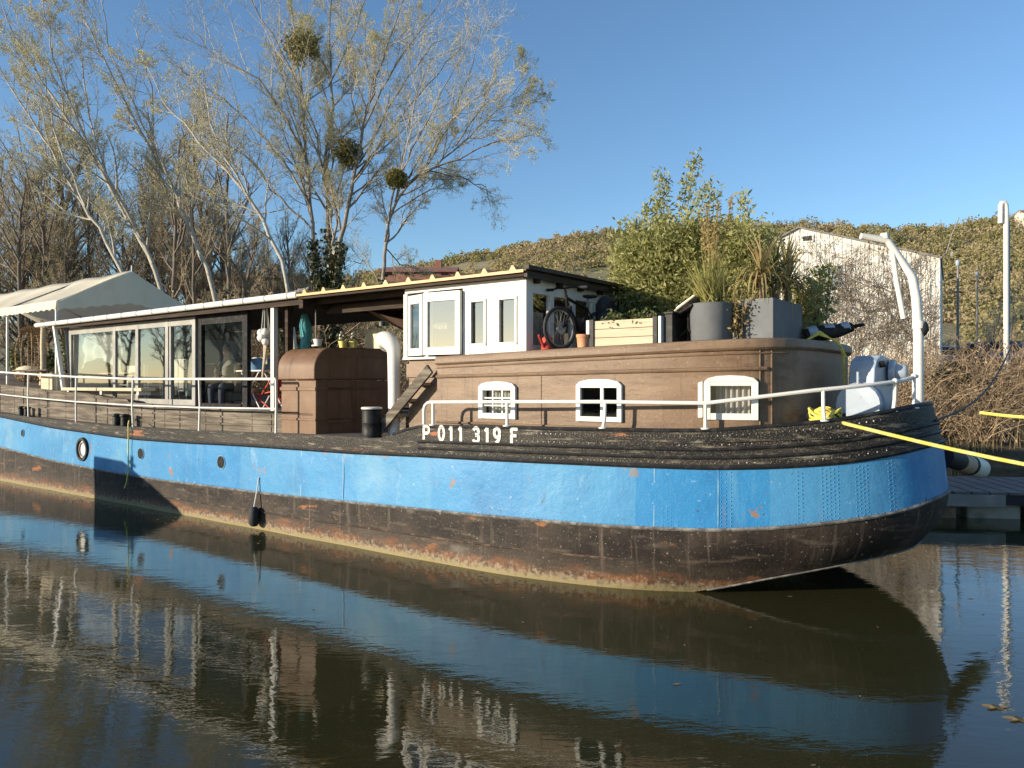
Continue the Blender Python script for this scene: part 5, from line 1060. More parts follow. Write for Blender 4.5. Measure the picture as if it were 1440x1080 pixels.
# ---- furled boom end with yellow rope at the front of the roof
fb = onboat('furled_sail', 'furled black and white sail roll resting on the front edge of the deckhouse roof', 'sail', 5.98, 2.5, 2.98)
mb = MB(); V0 = [Vector((.8,.6,0))*x+Vector((0,0,z)) for x, z in ((-.30,.02),(-.1,.06),(.12,.09),(.30,.14))]; mb.tube(V0, [.085,.10,.085,.06], 12); mb.build('roll', 'black', fb, smooth=True)
for i in range(3): p, q = V0[i], V0[i+1]; mb = MB(); mb.tube([p.lerp(q,.2)+Vector((0,0,.015)), p.lerp(q,.75)+Vector((0,0,.015))], [.098-.012*i,.095-.012*i], 12); mb.build('white_wrap', 'galv', fb, smooth=True)
mb = MB(); mb.tube([V0[3], V0[3]+Vector((.12,.09,.03))], [.025,.02], 8); mb.build('boom', 'blackmetal', fb)
yr = onboat('rope_hank', 'yellow rope hanging in a hank from the furled sail down to the foredeck', 'rope', 6.06, 2.3, 2.95)
mb = MB()
for i in range(4): a = .05*i; mb.tube([(-.35+.02*i, -.25+.01*i, -.08+.01*i), (-.12, -.08+.02*i, .06+.015*i), (.08+.01*i, .05, -.02-.02*i), (.12+.015*i, .08, -.18-.015*i)], .010, 6)
mb.tube([(.13,.09,-.15),(.14,.1,-.5),(.13,.09,-1.15)], .016, 6); mb.build('strands', 'rope', yr, smooth=True)
# ---- mooring lines, fender
kn = onboat('rope_coil', 'yellow rope wound round the bow mooring bitt', 'rope', bt_s, bt_n, 1.98)
mb = MB()
for k in range(9):
    z = -.04+.022*k; r_ = .095+.012*math.sin(k*2.2); mb.tube([(r_*math.cos(a+k), r_*math.sin(a+k), z+.02*math.sin(a*2+k)) for a in np.linspace(0, 6.3, 15)], .016, 6)
for k in range(4): mb.tube([(.17*math.cos(a), .10*math.sin(a)+.02*k, .10+.05*math.cos(a*2+k)-.02*k) for a in np.linspace(k, k+6.3, 15)], .015, 6)
mb.build('turns', 'rope', kn, smooth=True)
A = W(bt_s+.02, bt_n-.08, 2.02); B = at(1440, 631, 7.4); D = A+(B-A)*2.6
ml = thing('mooring_line', 'taut yellow mooring line running from the bow bitt out to the right', 'rope', A)
mb = MB(); mb.tube([(D-A)*f+Vector((0,0,-.16*math.sin(f*math.pi))) for f in np.linspace(0,1,16)], .020, 8); mb.build('line', 'rope', ml, smooth=True)
mp_ = thing('mooring_post', 'timber mooring post holding the far end of the yellow line', 'post', (D.x, D.y, -1)); mb = MB(); mb.tube([(0,0,0),(0,0,D.z+1.4)], [.16,.14], 12); mb.build('pile', 'oldwood', mp_, smooth=True); mb = MB(); mb.lathe([(.15,0),(.15,.04),(.02,.09)], (0,0,D.z+1.4), 12); mb.build('cap', 'black', mp_, smooth=True)
stm = W(7.2, 2.4, 1.98)
cb = thing('mooring_cable', 'dark mooring cable rising from the bow to the bank', 'cable', stm); E_ = at(1425, 480, 17)-stm
mb = MB(); mb.tube([E_*f+Vector((0,0,-.35*math.sin(f*math.pi))) for f in np.linspace(0,1,14)], .014, 6); mb.build('line', 'darkrope', cb)
drp = onboat('rope_tail', 'frayed yellow rope tail hanging down the hull under the left bollard', 'rope', ln(181, 605, -.03)[0], -.035, 0)
mb = MB(); mb.tube([(-.28,.15,1.66),(-.05,.02,1.60),(0,0,1.5),(.01,-.01,1.0),(.0,0,.7),(-.06,-.01,.45),(-.12,-.02,.33)], .012, 6); mb.build('strand', 'rope', drp)
hf = onboat('hull_fender', 'small dark fender hanging on a white cord just above the waterline', 'fender', ln(357, 725, -.1)[0], -.10, .06)
mb = MB(); mb.lathe([(.001,0),(.05,.01),(.085,.06),(.085,.27),(.05,.32),(.001,.33)], (0,0,0), 16); mb.build('body', 'rubber', hf, smooth=True); mb = MB(); mb.tube([(0,0,.32),(0,.05,.55),(.0,.09,.80)], .012, 6); mb.build('cord', 'curtain', hf)
fa, fbv = W(7.22, 2.9, 1.36), Vector((0,0,0))
fd = thing('fender', 'white and beige cylindrical fender hanging off the far side of the bow', 'fender', at(1328, 642, 9.3)); e_ = (at(1381, 660, 10.1)-at(1328, 642, 9.3))
mb = MB(); mb.tube([e_*0, e_*.36], [.11,.115], 14); mb.build('sleeve', 'rubber', fd, smooth=True); mb = MB(); mb.tube([e_*.365, e_*.60], [.12,.125], 14); mb.build('collar', 'sand', fd, smooth=True)
mb = MB(); mb.tube([e_*.605, e_*.66], [.13,.13], 14); mb.build('strap', 'rubber', fd, smooth=True); mb = MB(); mb.tube([e_*.665, e_*.72, e_*.93, e_*.98, e_*1.0], [.125,.135,.13,.09,.03], 16); mb.build('body', 'paleplastic', fd, smooth=True)
# ================================================================== FLOATING DOCK
ang = R(-8)
dk_ = thing('floating_dock', 'grey boarded floating dock beside the bow at the right edge', 'dock', (10.2, 14.6, 0), ang)
mb = MB()
for i in range(26): mb.box((-2.6+i*.30, 0, .46), (.265, 2.5, .045), R(-1.5)+random.uniform(-.004,.004))
mb.build('deck_boards', 'greywood', dk_, bev=.004)
mb = MB()
for y in (-1.18, 0, 1.18): mb.span(-2.75, 5.1, y-.05, y+.05, .26, .434)
mb.build('beam', 'rubber', dk_)
for i in range(5): mb = MB(); mb.span(-1.9+i*1.55, -1.0+i*1.55, -1.1, -.3, -.25, .25); mb.build('float', 'floatmat', dk_, bev=.05); mb = MB(); mb.span(-1.9+i*1.55, -1.0+i*1.55, .3, 1.1, -.25, .25); mb.build('float', 'floatmat', dk_, bev=.05)
mb = MB(); mb.span(-2.78, -1.35, -1.30, -1.25, .23, .44); mb.build('edge_board', 'greyframe', dk_, bev=.005)
mb = MB(); mb.span(-2.6, -2.1, -1.15, -.75, -.2, .22); mb.build('timber_block', 'stem', dk_, bev=.02)

# ================================================================== SHED, MAST, HOUSES, LAMPS, CARS
M['deadleaf'] = mat('dead_leaf', (.22,.13,.07), .8, island=[(.40,.28,.15),(.18,.12,.06),(.46,.36,.21)], sub=.25)
gz = lambda X, Y: float(land(np.array(float(X)), np.array(float(Y))))
M['shedwhite'] = mat('shade_dappled_white_boards', (.74,.72,.66), .7, [((.58,.54,.46), 1.0, .48, .66, (1.5,1,.5), .7), ((.26,.21,.15), 3.0, .565, .63, (1.7,1,.55), .8, 9), ((.15,.12,.09), 8, .60, .66, (1.5,1,.5), .75, 9)], bump=(9, .3, .02, (2,1,.2)))  # dark mottles paint dappled branch shade into the board colour
YS = 30.0
sd_ = thing('shed', 'white boarded shed with painted branch dapple and a shallow gable behind the bow', 'building', at(1203, 540, YS)*1.0, R(-30))
sc_ = YS/1080*1.04; sx = lambda px: (px-1205)*sc_; sz = lambda py: (540-py)*YS/1080
base = gz(13.5, YS)-CAMZ-.1
poly = [(sx(1103), base), (sx(1305), base), (sx(1305), sz(371)), (sx(1132), sz(313)), (sx(1103), sz(326))]
mb = MB(); mb.prism(poly, lambda x, z, d: Vector((x, d, z)), 0, 6.5); wall = mb.build('wall', 'shedwhite', sd_)
mb = MB()
x = sx(1103)+.06
while x < sx(1305)-.05:
    top_ = lerp(sz(326), sz(313), (x-sx(1103))/(sx(1132)-sx(1103))) if x < sx(1132) else lerp(sz(313), sz(371), (x-sx(1132))/(sx(1305)-sx(1132)))
    mb.span(x-.012, x+.012, -.016, -.002, base, top_-.03); x += .16
mb.build('cover_batten', 'shedwhite', wall)
mb = MB(); mb.add([(sx(1098),-.12,sz(327)),(sx(1132),-.12,sz(311)),(sx(1307),-.12,sz(370)),(sx(1098),6.8,sz(327)),(sx(1132),6.8,sz(311)),(sx(1307),6.8,sz(370))], [(0,1,4,3),(1,2,5,4)]); o = mb.build('roof', 'roofgrey', sd_); q = o.modifiers.new('t', 'SOLIDIFY'); q.thickness = .07
for a, b_, y0, y1, nm in ((1170,1190,372,402,'window'),(1138,1150,326,333,'vent')):
    mb = MB(); X0, X1, Z0, Z1 = sx(a), sx(b_), sz(y1), sz(y0); mb.span(X0-.06,X0,-.05,.0,Z0-.06,Z1+.06); mb.span(X1,X1+.06,-.05,.0,Z0-.06,Z1+.06); mb.span(X0,X1,-.049,.0,Z0-.06,Z0); mb.span(X0,X1,-.049,.0,Z1,Z1+.06); f_ = mb.build(nm, 'white', sd_)
    mb = MB(); mb.add([(X0,-.02,Z0),(X1,-.02,Z0),(X1,-.02,Z1),(X0,-.02,Z1)], [(0,1,2,3)]); mb.build('pane', 'galv' if nm == 'window' else 'black', f_)
mb = MB(); mb.tube([(sx(1306),-.1,sz(372)),(sx(1311),-.4,sz(368))], .03, 6); mb.lathe([(.001,0),(.10,.02),(.16,.09)], (sx(1316),-.45,sz(370)), 12, 'X'); mb.tube([(sx(1312),-.4,sz(368)),(sx(1318),-.4,sz(345)),(sx(1326),-.4,sz(322))], .02, 5); mb.build('aerial', 'greyframe', sd_)
# bare climber over the shed wall
cl = thing('climbing_plant', 'bare brown climbing plant spread over the white shed wall', 'plant', sd_.location, R(-30)); q = MB()
def climb(x, z, a, L, r, lvl):
    P_ = [(x, -.05-.03*lvl, z)]; N = max(int(L/.22), 3)
    for i in range(N):
        a += random.gauss(0, .28); a = a+(math.pi/2-a)*.06; x += math.cos(a)*L/N; z += math.sin(a)*L/N
        lim = (lerp(sz(313), sz(371), (x-sx(1132))/(sx(1305)-sx(1132))) if x > sx(1132) else sz(322))+.1
        if not (sx(1100) < x < sx(1306)) or z > lim: break
        P_.append((x, -.05-random.uniform(.0,.12)-.02*lvl, z))
        if lvl < 2 and random.random() < (.55, .35)[lvl]: climb(x, z, a+random.choice((-1,1))*random.uniform(.35,1.0), L*random.uniform(.25,.5), r*.6, lvl+1)
    if len(P_) > 2: q.tube(P_, [r*(1-.6*i/len(P_)) for i in range(len(P_))], 4, cap=False)
for i in range(44): climb(random.uniform(sx(1106), sx(1302)), base+random.uniform(0,1.6), math.pi/2+random.gauss(0,.3), random.uniform(3,6.5), random.uniform(.010,.020), 0)
q.build('stems', 'oldwood', cl, norm=False)
leaves('dead_leaves', [v for v in random.sample(q.v, min(1500, len(q.v)))], .09, 'deadleaf', cl, aspect=.6)
p = at(1415, 440, 27); g0 = gz(p.x, 27)
ms = thing('tall_pipe', 'tall white pipe with a hooked top on the bank at the right edge', 'pipe', (p.x, 27, g0-.5)); zt_ = at(1415, 290, 27).z-g0+.5
mb = MB(); mb.tube([(0,0,0),(0,0,zt_-.1),(-.02,0,zt_+.05),(-.08,0,zt_+.13),(-.15,0,zt_+.12),(-.19,0,zt_+.02),(-.2,0,zt_-.6)], .085, 12); mb.build('pipe', 'white', ms, smooth=True); mb = MB(); mb.tube([(.14,.05,0),(.14,.05,zt_-.5)], .03, 8); mb.tube([(0,0,zt_*.6),(.14,.05,zt_*.6)], .02, 6); mb.build('cable_duct', 'greyframe', ms)
for px, yt, Y, lab in ((1347, 374, 34, 'slim street lamp post standing right of the white shed'), (1374, 388, 44, 'shorter far street lamp post between the shed and the tall white pipe')):
    p = at(px, yt, Y); g0 = gz(p.x, Y); L = thing('street_lamp', lab, 'street lamp', (p.x, Y, g0), 0, 'street lamps behind the bank'); h = p.z-g0
    mb = MB(); mb.tube([(0,0,0),(0,0,h)], [.07,.045], 8); mb.build('post', 'greyframe', L, smooth=True); mb = MB(); mb.lathe([(.045,h),(.09,h+.05),(.10,h+.22),(.001,h+.28)], (0,0,0), 12); mb.build('lamp_head', 'galv', L, smooth=True)
def car(label, px, Y, colr, rz):
    p = at(px, 540, Y); g0 = gz(p.x, Y); c = thing('parked_car', label, 'car', (p.x, Y, g0+.9), rz, 'cars parked behind the bank'); m_ = mat('car_paint', colr, .25, spec=.6)
    q = MB(); side = [(-2.05,.35),(-2.1,.7),(-1.95,.88),(-1.35,.95),(-.75,1.40),(.75,1.44),(1.55,1.0),(2.0,.92),(2.1,.6),(2.05,.32)]
    q.prism(side, lambda x, z, d: Vector((x, d, z)), -.85, .85); q.build('body', m_, c, bev=.08)
    q = MB()
    for y in (-.852,.852): q.add([(-1.2,y,.98),(1.35,y,1.0),(.7,y,1.36),(-.7,y,1.34)], [(0,1,2,3)])
    q.add([(-1.37,-.7,1.0),(-1.37,.7,1.0),(-.85,.6,1.38),(-.85,-.6,1.38)], [(0,1,2,3)]); q.build('windows', 'darkglass', c)
    for x in (-1.3,1.3):
        for y in (-.8,.8):
            q = MB(); q.lathe([(.12,-.1),(.3,-.1),(.32,-.06),(.32,.06),(.3,.1),(.12,.1)], (x,y,.32), 20, 'Y'); w_ = q.build('wheel', 'rubber', c, smooth=True); q = MB(); q.lathe([(.001,-.09),(.19,-.09),(.2,.0),(.19,.09),(.001,.09)], (x,y,.32), 16, 'Y'); q.build('rim', 'greyframe', w_)
    for y in (-.6,.6): q = MB(); q.sphere((-2.08,y,.70), .12, 8, 6, (.4,1,.7)); q.build('headlight', 'white', c, smooth='all')
car('white car parked low behind the brambles beside the white shed', 1325, 36, (.7,.7,.68), R(10))
car('dark blue car parked beside the slim street lamp post', 1356, 40, (.03,.05,.12), R(60))
car('grey blue van-like car parked left of the tall white pipe', 1396, 33, (.10,.12,.17), R(75))
M['redbrick'] = mat('red_brown_tiles', (.26,.11,.075), .8, [((.34,.17,.12), 3, .45, .65), ((.16,.08,.06), 8, .55, .7)], bump=(20, .4, .03))
M['palewall'] = mat('pale_render_wall', (.62,.57,.49), .8, [((.50,.45,.38), 2, .5, .7)])
def cottage(name, label, px, py, Y, wd, dp, hw, hr_, wallm, roofm, wins):
    p = at(px, py, Y); h = thing(name, label, 'house', (p.x, Y, p.z)); q = MB(); q.prism([(-dp/2,-4),(dp/2,-4),(dp/2,hw),(0,hw+hr_),(-dp/2,hw)], lambda x, z, d: Vector((d, x, z)), -wd/2, wd/2); q.build('wall', wallm, h)
    q = MB(); e = .4; k_ = hr_/(dp/2); q.add([(-wd/2-e,-dp/2-e,hw-e*k_+.06),(wd/2+e,-dp/2-e,hw-e*k_+.06),(wd/2+e,0,hw+hr_+.06),(-wd/2-e,0,hw+hr_+.06),(-wd/2-e,dp/2+e,hw-e*k_+.06),(wd/2+e,dp/2+e,hw-e*k_+.06)], [(0,1,2,3),(3,2,5,4)]); o = q.build('roof', roofm, h); t_ = o.modifiers.new('t','SOLIDIFY'); t_.thickness = .15
    q = MB(); q.span(wd*.2,wd*.2+.8,-.4,.4,hw+hr_*.6,hw+hr_+.9); q.build('chimney', roofm, o)
    for i in range(wins):
        x = lerp(-wd/2, wd/2, (i+.5)/wins); q = MB(); q.span(x-.55,x+.55,-dp/2-.05,-dp/2,hw*.35,hw*.8); f_ = q.build('window', wallm, h); q = MB(); q.span(x-.45,x+.45,-dp/2-.07,-dp/2-.051,hw*.35+.1,hw*.8-.1); q.build('pane', 'blackmetal', f_)
cottage('house', 'long low house with red brown walls and roof behind the ochre roof', 592, 398, 95, 8.6, 7, 1.0, .9, 'redbrick', 'redbrick', 4)
cottage('house', 'pale house on the skyline of the hill at the far right', 1443, 309, 330, 6, 6, 2.4, 1.6, 'palewall', 'redbrick', 3)
cottage('house', 'tiny pale house halfway up the hill beside the bamboo', 872, 350, 300, 3.2, 3, 1.6, .9, 'palewall', 'palewall', 1)
cottage('house', 'brown roofed house behind the bare trees above the glazed cabin', 352, 404, 70, 9, 7, .5, .7, 'stem', 'stem', 3)
yp = thing('yellow_rope_line', 'yellow rope stretched low along the bank under the brambles', 'rope', at(1378, 580, 21.2)); e_ = at(1475, 588, 20.0)-at(1378, 580, 21.2)
mb = MB(); mb.tube([e_*f+Vector((0,0,-.03*math.sin(f*3.1))) for f in np.linspace(0,1,8)], .045, 6); mb.build('line', 'rope', yp)

# ================================================================== VEGETATION ON THE BANK
M['bark'] = mat('grey_bark', (.21,.18,.145), .85, [((.33,.29,.24), 2.5, .45, .65, (1,1,.4), .9), ((.09,.075,.06), 5, .55, .7, (1,1,.35), .8)], bump=(9, .6, .03, (1,1,.3)))
M['barkpale'] = mat('pale_smooth_bark', (.36,.33,.27), .8, [((.48,.45,.38), 2, .45, .65), ((.15,.13,.10), 4, .57, .7, (1,1,1.5), .8)], bump=(9, .4, .02))
M['barkdark'] = mat('dark_bark', (.13,.105,.08), .9, [((.21,.175,.135), 3, .45, .65, (1,1,.3))], bump=(9, .6, .03))
M['twig'] = mat('twigs', (.40,.35,.265), .85, [((.48,.43,.32), .4, .45, .6)])
M['twigdark'] = mat('brown_twigs', (.29,.225,.16), .85, [((.38,.30,.215), .4, .45, .6)])
M['bud'] = mat('spring_buds', (.58,.54,.36), .7, island=[(.68,.65,.34),(.48,.46,.17),(.64,.60,.28)], sub=.45)
M['ivy'] = mat('ivy_leaf', (.035,.05,.018), .45, island=[(.06,.08,.028),(.02,.03,.012),(.085,.085,.035)], sub=.2)
M['mistle'] = mat('mistletoe_leaf', (.21,.195,.05), .6, island=[(.29,.25,.07),(.12,.12,.03),(.34,.28,.09)], sub=.3)
M['bramble'] = mat('bramble_stems', (.25,.175,.105), .85, [((.38,.28,.17), .8, .45, .6), ((.15,.10,.06), 1.7, .5, .65)])
M['reed'] = mat('dry_reed', (.42,.29,.13), .8, [((.55,.42,.22), 2, .45, .65), ((.24,.15,.07), 4, .55, .7)])
def perp(d):
    a = Vector((random.gauss(0,1), random.gauss(0,1), random.gauss(0,1))); a -= d*a.dot(d); return a.normalized()
class Tree:
    def __init__(s): s.wood = MB(); s.tw = MB(); s.buds = []; s.thick = []
    def grow(s, p, d, L, r, lvl, P):
        N = P['seg'][lvl]; pts = [p.copy()]; rs = [r]; dirs = [d.copy()]; end = P['taper'][lvl]
        for i in range(N):
            d = (d + perp(d)*P['wig'][lvl]*random.random() + Vector((0,0,1))*P['up'][lvl]/N + P.get('wind', Vector((0,0,0)))*(.3/N)).normalized()
            p = p + d*(L/N); pts.append(p.copy()); dirs.append(d.copy()); rs.append(r*(1-(1-end)*(i+1)/N))
        s.emit(pts, dirs, rs, L, lvl, P)
    def emit(s, pts, dirs, rs, L, lvl, P):
        N = len(pts)-1
        (s.wood if lvl <= 1 else s.tw).tube(pts, rs, (9,6,4,3,3)[lvl], cap=False)
        if rs[0] > .07: s.thick.append((pts, rs))
        if lvl == P['max']:
            for q in pts[1:]:
                if random.random() < P['bud']: s.buds.append(tuple(q+Vector((random.gauss(0,.03),random.gauss(0,.03),random.gauss(0,.03)))))
            return
        nch = P['n'][lvl]; nch = int(nch+random.random())
        for c in range(nch):
            f = P['from'][lvl]+(1-P['from'][lvl])*(c+random.random())/nch; x = min(f*N, N-1e-4); i = int(x)
            q = pts[i].lerp(pts[i+1], x-i); rr = lerp(rs[i], rs[i+1], x-i); dd = dirs[i]; a = R(random.uniform(*P['ang'][lvl]))
            nd = (dd*math.cos(a)+perp(dd)*math.sin(a)).normalized(); s.grow(q, nd, L*P['len'][lvl]*random.uniform(.65,1.15)*(1.15-.55*f), max(min(rr*.62, P['rmax'][lvl]), .0045), lvl+1, P)
    def build(s, parent, wm_, tm, budsize=.10, bm_='bud'):
        if s.wood.v: s.wood.build('trunk', wm_, parent, smooth='all', norm=False)
        if s.tw.v: s.tw.build('twigs', tm, parent, norm=False)
        if s.buds: leaves('buds', s.buds, budsize, bm_, parent, aspect=.5)
PP = dict(seg=(9,7,5,4,3), taper=(.35,.3,.3,.4,.6), wig=(.16,.20,.26,.3,.3), up=(.25,.45,.5,.4,.3), n=(9,7,6,4,0), ang=((22,48),(22,50),(25,60),(25,65)), len=(.55,.48,.45,.5), rmax=(.2,.035,.012,.0055), max=4, bud=.72)
PP['from'] = (.3,.25,.2,.2)
def limbed(label, Y, limbs, P, wm_, tm, group=None, bud=.055, ivy=None, mist=(), depth=.5, name='bare_tree', cat='tree'):
    """limbs: list of [(px,py,radius_px)...] traced as 3-D limbs around distance Y; the first point of the first limb is the foot"""
    x0 = at(limbs[0][0][0], 540, Y); g0 = gz(x0.x, Y); foot = Vector((x0.x, Y, g0-.2)); t = thing(name, label, cat, foot, 0, group); T = Tree()
    for li, L in enumerate(limbs):
        off = random.uniform(-depth, depth)*1.5; pts = []; rs = []
        n_ = len(L)
        for k, (px, py, rp) in enumerate(L):
            yy = Y+off*(k/(n_-1))*2.2 if li else Y+.2*k
            q = at(px, py, yy); pts.append(q-foot); rs.append(rp/1080*Y*.52)
        if li == 0: pts[0] = Vector((pts[0].x, 0, 0))
        # resample smooth
        tt = np.linspace(0, n_-1, (n_-1)*4+1); A = np.array([list(p) for p in pts]); S_ = np.stack([np.interp(tt, range(n_), A[:,c]) for c in range(3)], 1)
        S_[1:-1] = S_[1:-1]*.5+(S_[:-2]+S_[2:])*.25; S_[1:-1] += np.random.normal(size=S_[1:-1].shape)*.04
        P3 = [Vector(q) for q in S_]; D3 = [(P3[min(i+1,len(P3)-1)]-P3[max(i-1,0)]).normalized() for i in range(len(P3))]; R3 = list(np.interp(tt, range(n_), rs))
        Lt = sum((P3[i+1]-P3[i]).length for i in range(len(P3)-1)); T.emit(P3, D3, R3, min(Lt, 9), 0 if R3[0] > .07 else 1, P)
    T.build(t, wm_, tm, bud)
    if ivy:
        c = []
        for pts, rs in T.thick:
            for i in range(len(pts)-1):
                z = pts[i].z
                if ivy[0] < z < ivy[1]:
                    fall = 1-(z-ivy[0])/(ivy[1]-ivy[0])
                    for q in range(int(ivy[2]*(pts[i+1]-pts[i]).length*(.3+fall))):
                        v = Vector((random.gauss(0,1), random.gauss(0,1), random.gauss(0,.6))).normalized()*(rs[i]+abs(random.gauss(.0,.30*(.35+fall)))); c.append(tuple(pts[i].lerp(pts[i+1], random.random())+v))
        if c: leaves('ivy', c, .19, 'ivy', t, aspect=.8)
    for px, py, rp in mist:
        c0 = at(px, py, Y-.3)-foot; rr = rp/1080*Y; q = MB(); cen_ = []
        for i in range(170):
            v = Vector((random.gauss(0,1), random.gauss(0,1), random.gauss(0,1))).normalized(); tip = c0+v*rr*random.uniform(.75,1.0); mid = c0+v*rr*.5+perp(v)*rr*.1; q.tube([c0, mid, tip], [.015,.010,.006], 3)
            for k in range(8): w_ = random.uniform(.5,1.05); cen_.append(tuple(c0+v*rr*w_+Vector((random.gauss(0,rr*.1),random.gauss(0,rr*.1),random.gauss(0,rr*.1)))))
        o = q.build('mistletoe', 'mistle', t, norm=False); leaves('leaves', cen_, .16, 'mistle', o, aspect=.42)
    return t
PH = dict(PP); PH.update(bud=1.0, n=(18,9,8,6,0), len=(.40,.48,.48,.55), up=(.2,.35,.4,.3,.2)); PH['from'] = (.22,.2,.2,.2); PH['ang'] = ((20,50),(22,50),(25,60),(25,65))
limbed('tall three stemmed tree with mistletoe balls and ivy round its foot', 34, [
    [(464,560,9),(466,400,7.5),(462,300,5.8),(455,235,4.8),(468,150,3.6),(462,60,2.4),(470,-60,1.2)],
    [(468,430,7.5),(478,340,6.0),(500,250,4.8),(512,170,3.6),(535,90,2.6),(575,-20,1.2)],
    [(455,430,6),(440,340,5),(432,240,4.3),(428,150,3.2),(415,70,2.2),(400,-40,1.2)],
    [(433,235,3.6),(405,170,3.0),(365,110,2.4),(300,80,1.6),(262,30,1.0)],
    [(437,290,3.4),(400,225,2.8),(350,170,2.2),(300,130,1.6),(255,100,1.0)],
    [(500,250,3.2),(540,195,2.6),(575,150,2.0),(620,100,1.4),(660,50,.9)],
    [(512,180,2.8),(545,110,2.2),(600,30,1.4),(640,-30,.9)],
    [(458,250,3),(440,170,2.5),(395,70,1.8),(340,-20,1.1)],
    [(462,120,2.4),(500,40,1.8),(530,-50,1.0)], [(436,320,3),(395,280,2.5),(345,215,2.0),(290,190,1.3)],
    [(432,210,2.6),(400,120,2.1),(375,40,1.6),(330,-40,1.0)], [(505,230,2.4),(560,130,1.9),(610,60,1.3)]],
    PH, 'bark', 'twig', bud=.048, ivy=(-1, 8.0, 420), mist=((425,66,27),(490,216,20)))
limbed('smaller tree leaning right with a mistletoe ball in its fork', 33, [
    [(533,560,6.5),(538,400,5.2),(541,345,4.8),(553,290,4.0),(575,255,3.4),(610,235,2.6),(660,190,1.9),(705,150,1.2),(740,110,.8)],
    [(541,340,3.6),(552,270,3.0),(580,210,2.4),(600,170,1.9),(625,120,1.3),(655,70,.8)],
    [(585,248,2.8),(630,230,2.2),(690,200,1.6),(750,190,.9)], [(600,240,2.4),(650,250,1.8),(685,262,1.2),(690,290,.7)],
    [(556,285,2.6),(572,200,2.0),(585,140,1.5),(600,95,.9)], [(536,410,2),(520,372,1.6),(500,368,1.1),(470,362,.7)], [(543,350,2.0),(565,372,1.5),(590,378,.9)],
    [(640,205,2),(680,150,1.5),(700,90,.9)], [(600,235,2.2),(640,160,1.7),(665,90,1.2),(675,45,.7)], [(655,195,1.8),(700,190,1.3),(735,215,.8)], [(575,250,2.2),(612,190,1.7),(655,150,1.2),(690,120,.8)], [(690,170,1.6),(730,170,1.1),(760,195,.7)]],
    PH, 'bark', 'twig', bud=.048, ivy=(1.5, 6, 60), mist=((558,252,15),), depth=.8)
PL = dict(PP); PL.update(bud=.45, n=(19,9,7,5,0), wind=Vector((-.5,0,.2)), len=(.34,.46,.45,.5), up=(.2,.3,.35,.3,.2)); PL['from'] = (.25,.2,.2,.2); PL['ang'] = ((20,48),(22,50),(25,60),(25,65))
for Y, lab, L in ((31, 'pale tree leaning far left over the tent peak, leftmost of the leaning stems', [[(195,560,7),(180,400,5.6),(150,340,5.0),(105,265,4.2),(60,195,3.0),(20,130,1.9),(-30,50,1.0)],[(120,290,3),(80,200,2.4),(65,110,1.6),(40,40,.9)]]),
                  (32.5, 'pale forked tree leaning left, second of the leaning stems', [[(260,560,8),(228,400,6.4),(190,320,5.6),(125,210,4.4),(70,130,3.0),(25,60,1.7),(-10,-20,.9)],[(215,370,4.6),(160,260,3.8),(120,200,3.0),(75,80,1.8),(60,0,1.0)],[(150,245,2.6),(120,140,1.9),(115,40,1.0)]]),
                  (33, 'pale slender tree leaning left across the dark trunks', [[(345,560,8),(300,395,6.4),(270,330,5.6),(240,255,4.8),(200,190,3.8),(160,110,2.6),(120,30,1.6),(90,-50,.9)],[(236,250,3.2),(190,150,2.4),(150,60,1.6),(140,-20,.9)],[(215,215,2.8),(215,120,2.0),(190,40,1.1)]]),
                  (30, 'low pale tree leaning left whose stem starts beside the ivied trunks', [[(432,560,7),(404,390,5.4),(370,310,4.6),(330,250,3.8),(280,200,2.8),(235,150,1.8),(205,90,1.0)],[(345,270,2.8),(300,190,2.0),(285,110,1.1)]])):
    limbed(lab, Y, L, PL, 'barkpale', 'twig', group='leaning bare trees on the left bank', ivy=None)
PD = dict(PP); PD.update(n=(11,6,5,4,0), len=(.34,.46,.45,.5), bud=.35); PD['from'] = (.28,.2,.2,.2); PD['ang'] = ((25,60),(22,50),(25,60),(25,65))
dark = []
for px, top, Y, wpx, lab in ((28, 250, 38, 6, 'dark upright trunk nearest the left edge behind the tent'), (62, 220, 40, 6, 'dark forked trunk rising behind the tent roof'), (245, 190, 39, 6.5, 'shaggy dark trunk left of the two broken tops'), (272, 120, 37, 5, 'dead dark trunk with a broken bare top'), (322, 160, 38, 6.5, 'dark trunk wrapped in old growth, rightmost of the dark trunks')):
    b_ = random.uniform(-14, 14); L = [[(px+4,560,wpx),(px,400,wpx*.85),(px-3+b_*.3,lerp(400,top,.5),wpx*.62),(px-2+b_,top,wpx*.25)]]
    if px != 272: L += [[(px,lerp(400,top,.2),wpx*.5),(px+35*random.choice((-1,1)),lerp(400,top,.6),wpx*.3),(px+50*random.choice((-1,1)),top+20,1)], [(px-1,lerp(400,top,.4),wpx*.45),(px-28,lerp(400,top,.9),wpx*.25),(px-40,top-50,.9)]]
    limbed(lab, Y, L, PD, 'barkdark', 'twigdark', group='dark upright trees on the left bank', ivy=(0, 5.5, 90) if px in (245, 322) else None)
